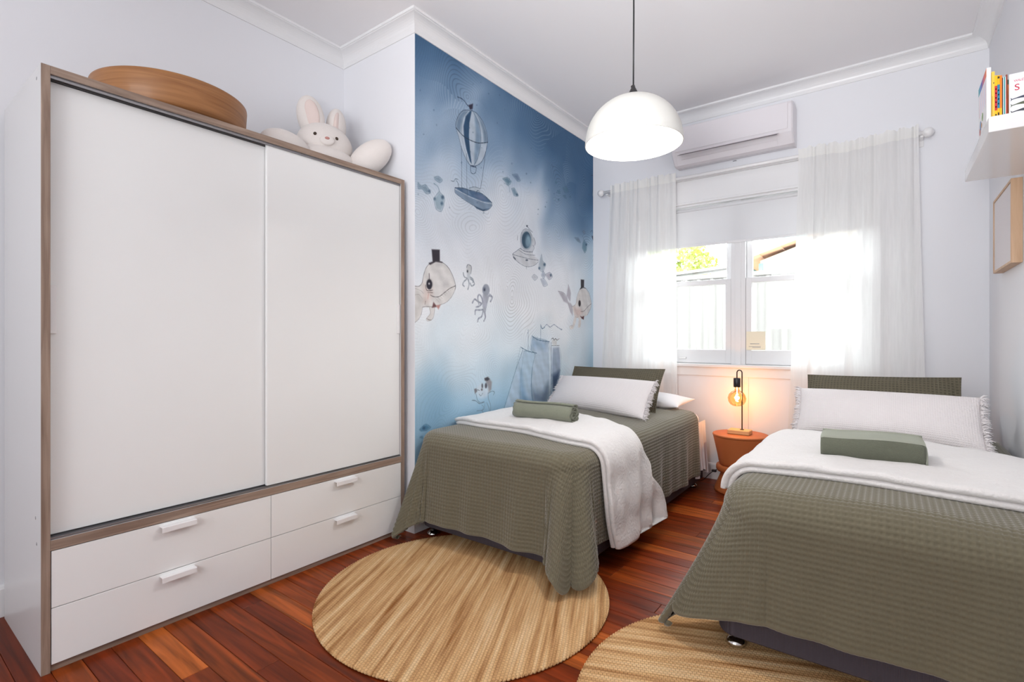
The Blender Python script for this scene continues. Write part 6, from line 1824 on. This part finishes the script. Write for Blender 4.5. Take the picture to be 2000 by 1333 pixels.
# ---------------------------------------------------------------- outside the window
gy = -.45
tag(MB().box(-30, 30, YB + .16, 40, gy - .1, gy).build('ground', M['yard']), 'pale paved yard outside the window', kind='structure')
fe = thing('fence', (-.9, 6.0, gy), 'white ribbed steel fence outside the window', 'fence')
pitch, dep = .145, .028
sheet_me = None
for k in range(8):
    fx = -4.2 + k * pitch * 6
    if sheet_me is None:
        prof = []
        for j in range(6):
            x = j * pitch
            prof += [(x, 0), (x + pitch * .52, 0), (x + pitch * .66, dep), (x + pitch * .86, dep)]
        prof.append((6 * pitch, 0))
        vs = [(x, -y, 0) for x, y in prof] + [(x, -y, 2.26) for x, y in prof]
        n = len(prof)
        sheet_me = bpy.data.meshes.new('fence_sheet')
        sheet_me.from_pydata(vs, [], [(j, j + 1, n + j + 1, n + j) for j in range(n - 1)])
        sheet_me.materials.append(M['fence'])
    so_ = bpy.data.objects.new('fence_sheet', sheet_me)
    COL.objects.link(so_)
    so_.parent = fe
    so_.location = (fx + .9, 0, 0)
MB().bbox(-4.3, 3.0, 5.955, 6.03, gy + 2.255, gy + 2.30, .006).build('top_rail', M['fence'], fe)
hs = thing('house', (.6, 12, gy), 'cream neighbouring house with orange roof tiles beyond the fence', 'house')
MB().box(-1.75, 3.4, 9.3, 16, gy, 2.42).add([(-1.75, 9.3, 2.42), (3.4, 9.3, 2.42), (.8, 9.3, 3.3), (-1.75, 9.31, 2.42), (3.4, 9.31, 2.42), (.8, 9.31, 3.3)], [(0, 1, 2)]).build('wall', M['render_wall'], hs)
rf = MB()
for sgn in (-1, 1):
    x0 = .8
    x1 = .8 + sgn * 2.85
    z0_, z1_ = 3.36, 2.43
    for k in range(9):
        u0, u1 = k / 9, (k + 1) / 9 + .02
        xa, xb = x0 + (x1 - x0) * u0, x0 + (x1 - x0) * u1
        za, zb = z0_ + (z1_ - z0_) * u0, z0_ + (z1_ - z0_) * u1 + .02
        rf.add([(xa, 8.95, za), (xb, 8.95, zb), (xb, 16.2, zb), (xa, 16.2, za), (xa, 8.95, za - .05), (xb, 8.95, zb - .05), (xb, 16.2, zb - .05), (xa, 16.2, za - .05)],
               [(0, 1, 2, 3), (4, 7, 6, 5), (0, 4, 5, 1), (1, 5, 6, 2), (2, 6, 7, 3), (3, 7, 4, 0)])
rf.build('tiled_roof', M['roof_tile'], hs)
MB().add([(-2.07, 8.93, 2.36), (.8, 8.93, 3.29), (.8, 8.93, 3.40), (-2.07, 8.93, 2.47), (-2.07, 8.96, 2.36), (.8, 8.96, 3.29), (.8, 8.96, 3.40), (-2.07, 8.96, 2.47)], [(0, 1, 2, 3), (4, 7, 6, 5), (0, 4, 5, 1), (3, 2, 6, 7), (0, 3, 7, 4)]).build('barge_board', M['gutter'], hs)
MB().tube([(-2.08, 8.9, 2.40), (-2.08, 16.2, 2.40)], .05, 8).tube([(-1.72, 9.2, 2.36), (-1.72, 9.2, gy)], .035, 8).build('gutter', M['gutter'], hs)
sd_ = thing('shed', (-4.0, 12.2, gy), 'low pale roofed shed beyond the fence', 'shed')
MB().box(-5.4, -2.4, 11, 14, gy, 2.42).build('wall', M['render_wall'], sd_)
MB().add([(-5.6, 10.8, 2.42), (-2.25, 10.8, 2.62), (-2.25, 14, 3.0), (-5.6, 14, 2.8), (-5.6, 10.8, 2.36), (-2.25, 10.8, 2.56), (-2.25, 14, 2.94), (-5.6, 14, 2.74)], [(0, 1, 2, 3), (4, 7, 6, 5), (0, 4, 5, 1), (1, 5, 6, 2), (2, 6, 7, 3), (3, 7, 4, 0)]).build('roof', M['fence'], sd_)
te = thing('tree', (-5.6, 16, gy), 'bright green tree beyond the shed roof', 'tree')
MB().tube([(-5.6, 16, gy), (-5.55, 16, 1.5), (-5.6, 16.1, 3.4)], [.16, .13, .08], 10).build('trunk', M['bark'], te)
lv = MB()
r = random.Random(4)
for k in range(2600):
    a, e_, q = r.uniform(0, 2 * PI), math.asin(r.uniform(-.7, 1)), r.uniform(.55, 1) ** .5
    rr_ = 1.25 * q * (1 + .18 * math.sin(a * 5) * math.cos(e_ * 4))
    c = Vector((-5.6 + rr_ * math.cos(a) * math.cos(e_), 16 + rr_ * math.sin(a) * math.cos(e_), 3.35 + rr_ * .8 * math.sin(e_)))
    u_ = Vector((r.gauss(0, 1), r.gauss(0, 1), r.gauss(0, 1))).normalized() * .09
    v_ = u_.cross(Vector((r.gauss(0, 1), r.gauss(0, 1), r.gauss(0, 1)))).normalized() * .05
    lv.add([c - u_, c + v_, c + u_, c - v_], [(0, 1, 2, 3)])
lvo = lv.build('foliage', M['leaf'], te, None, False)
lvo['kind'] = 'stuff'
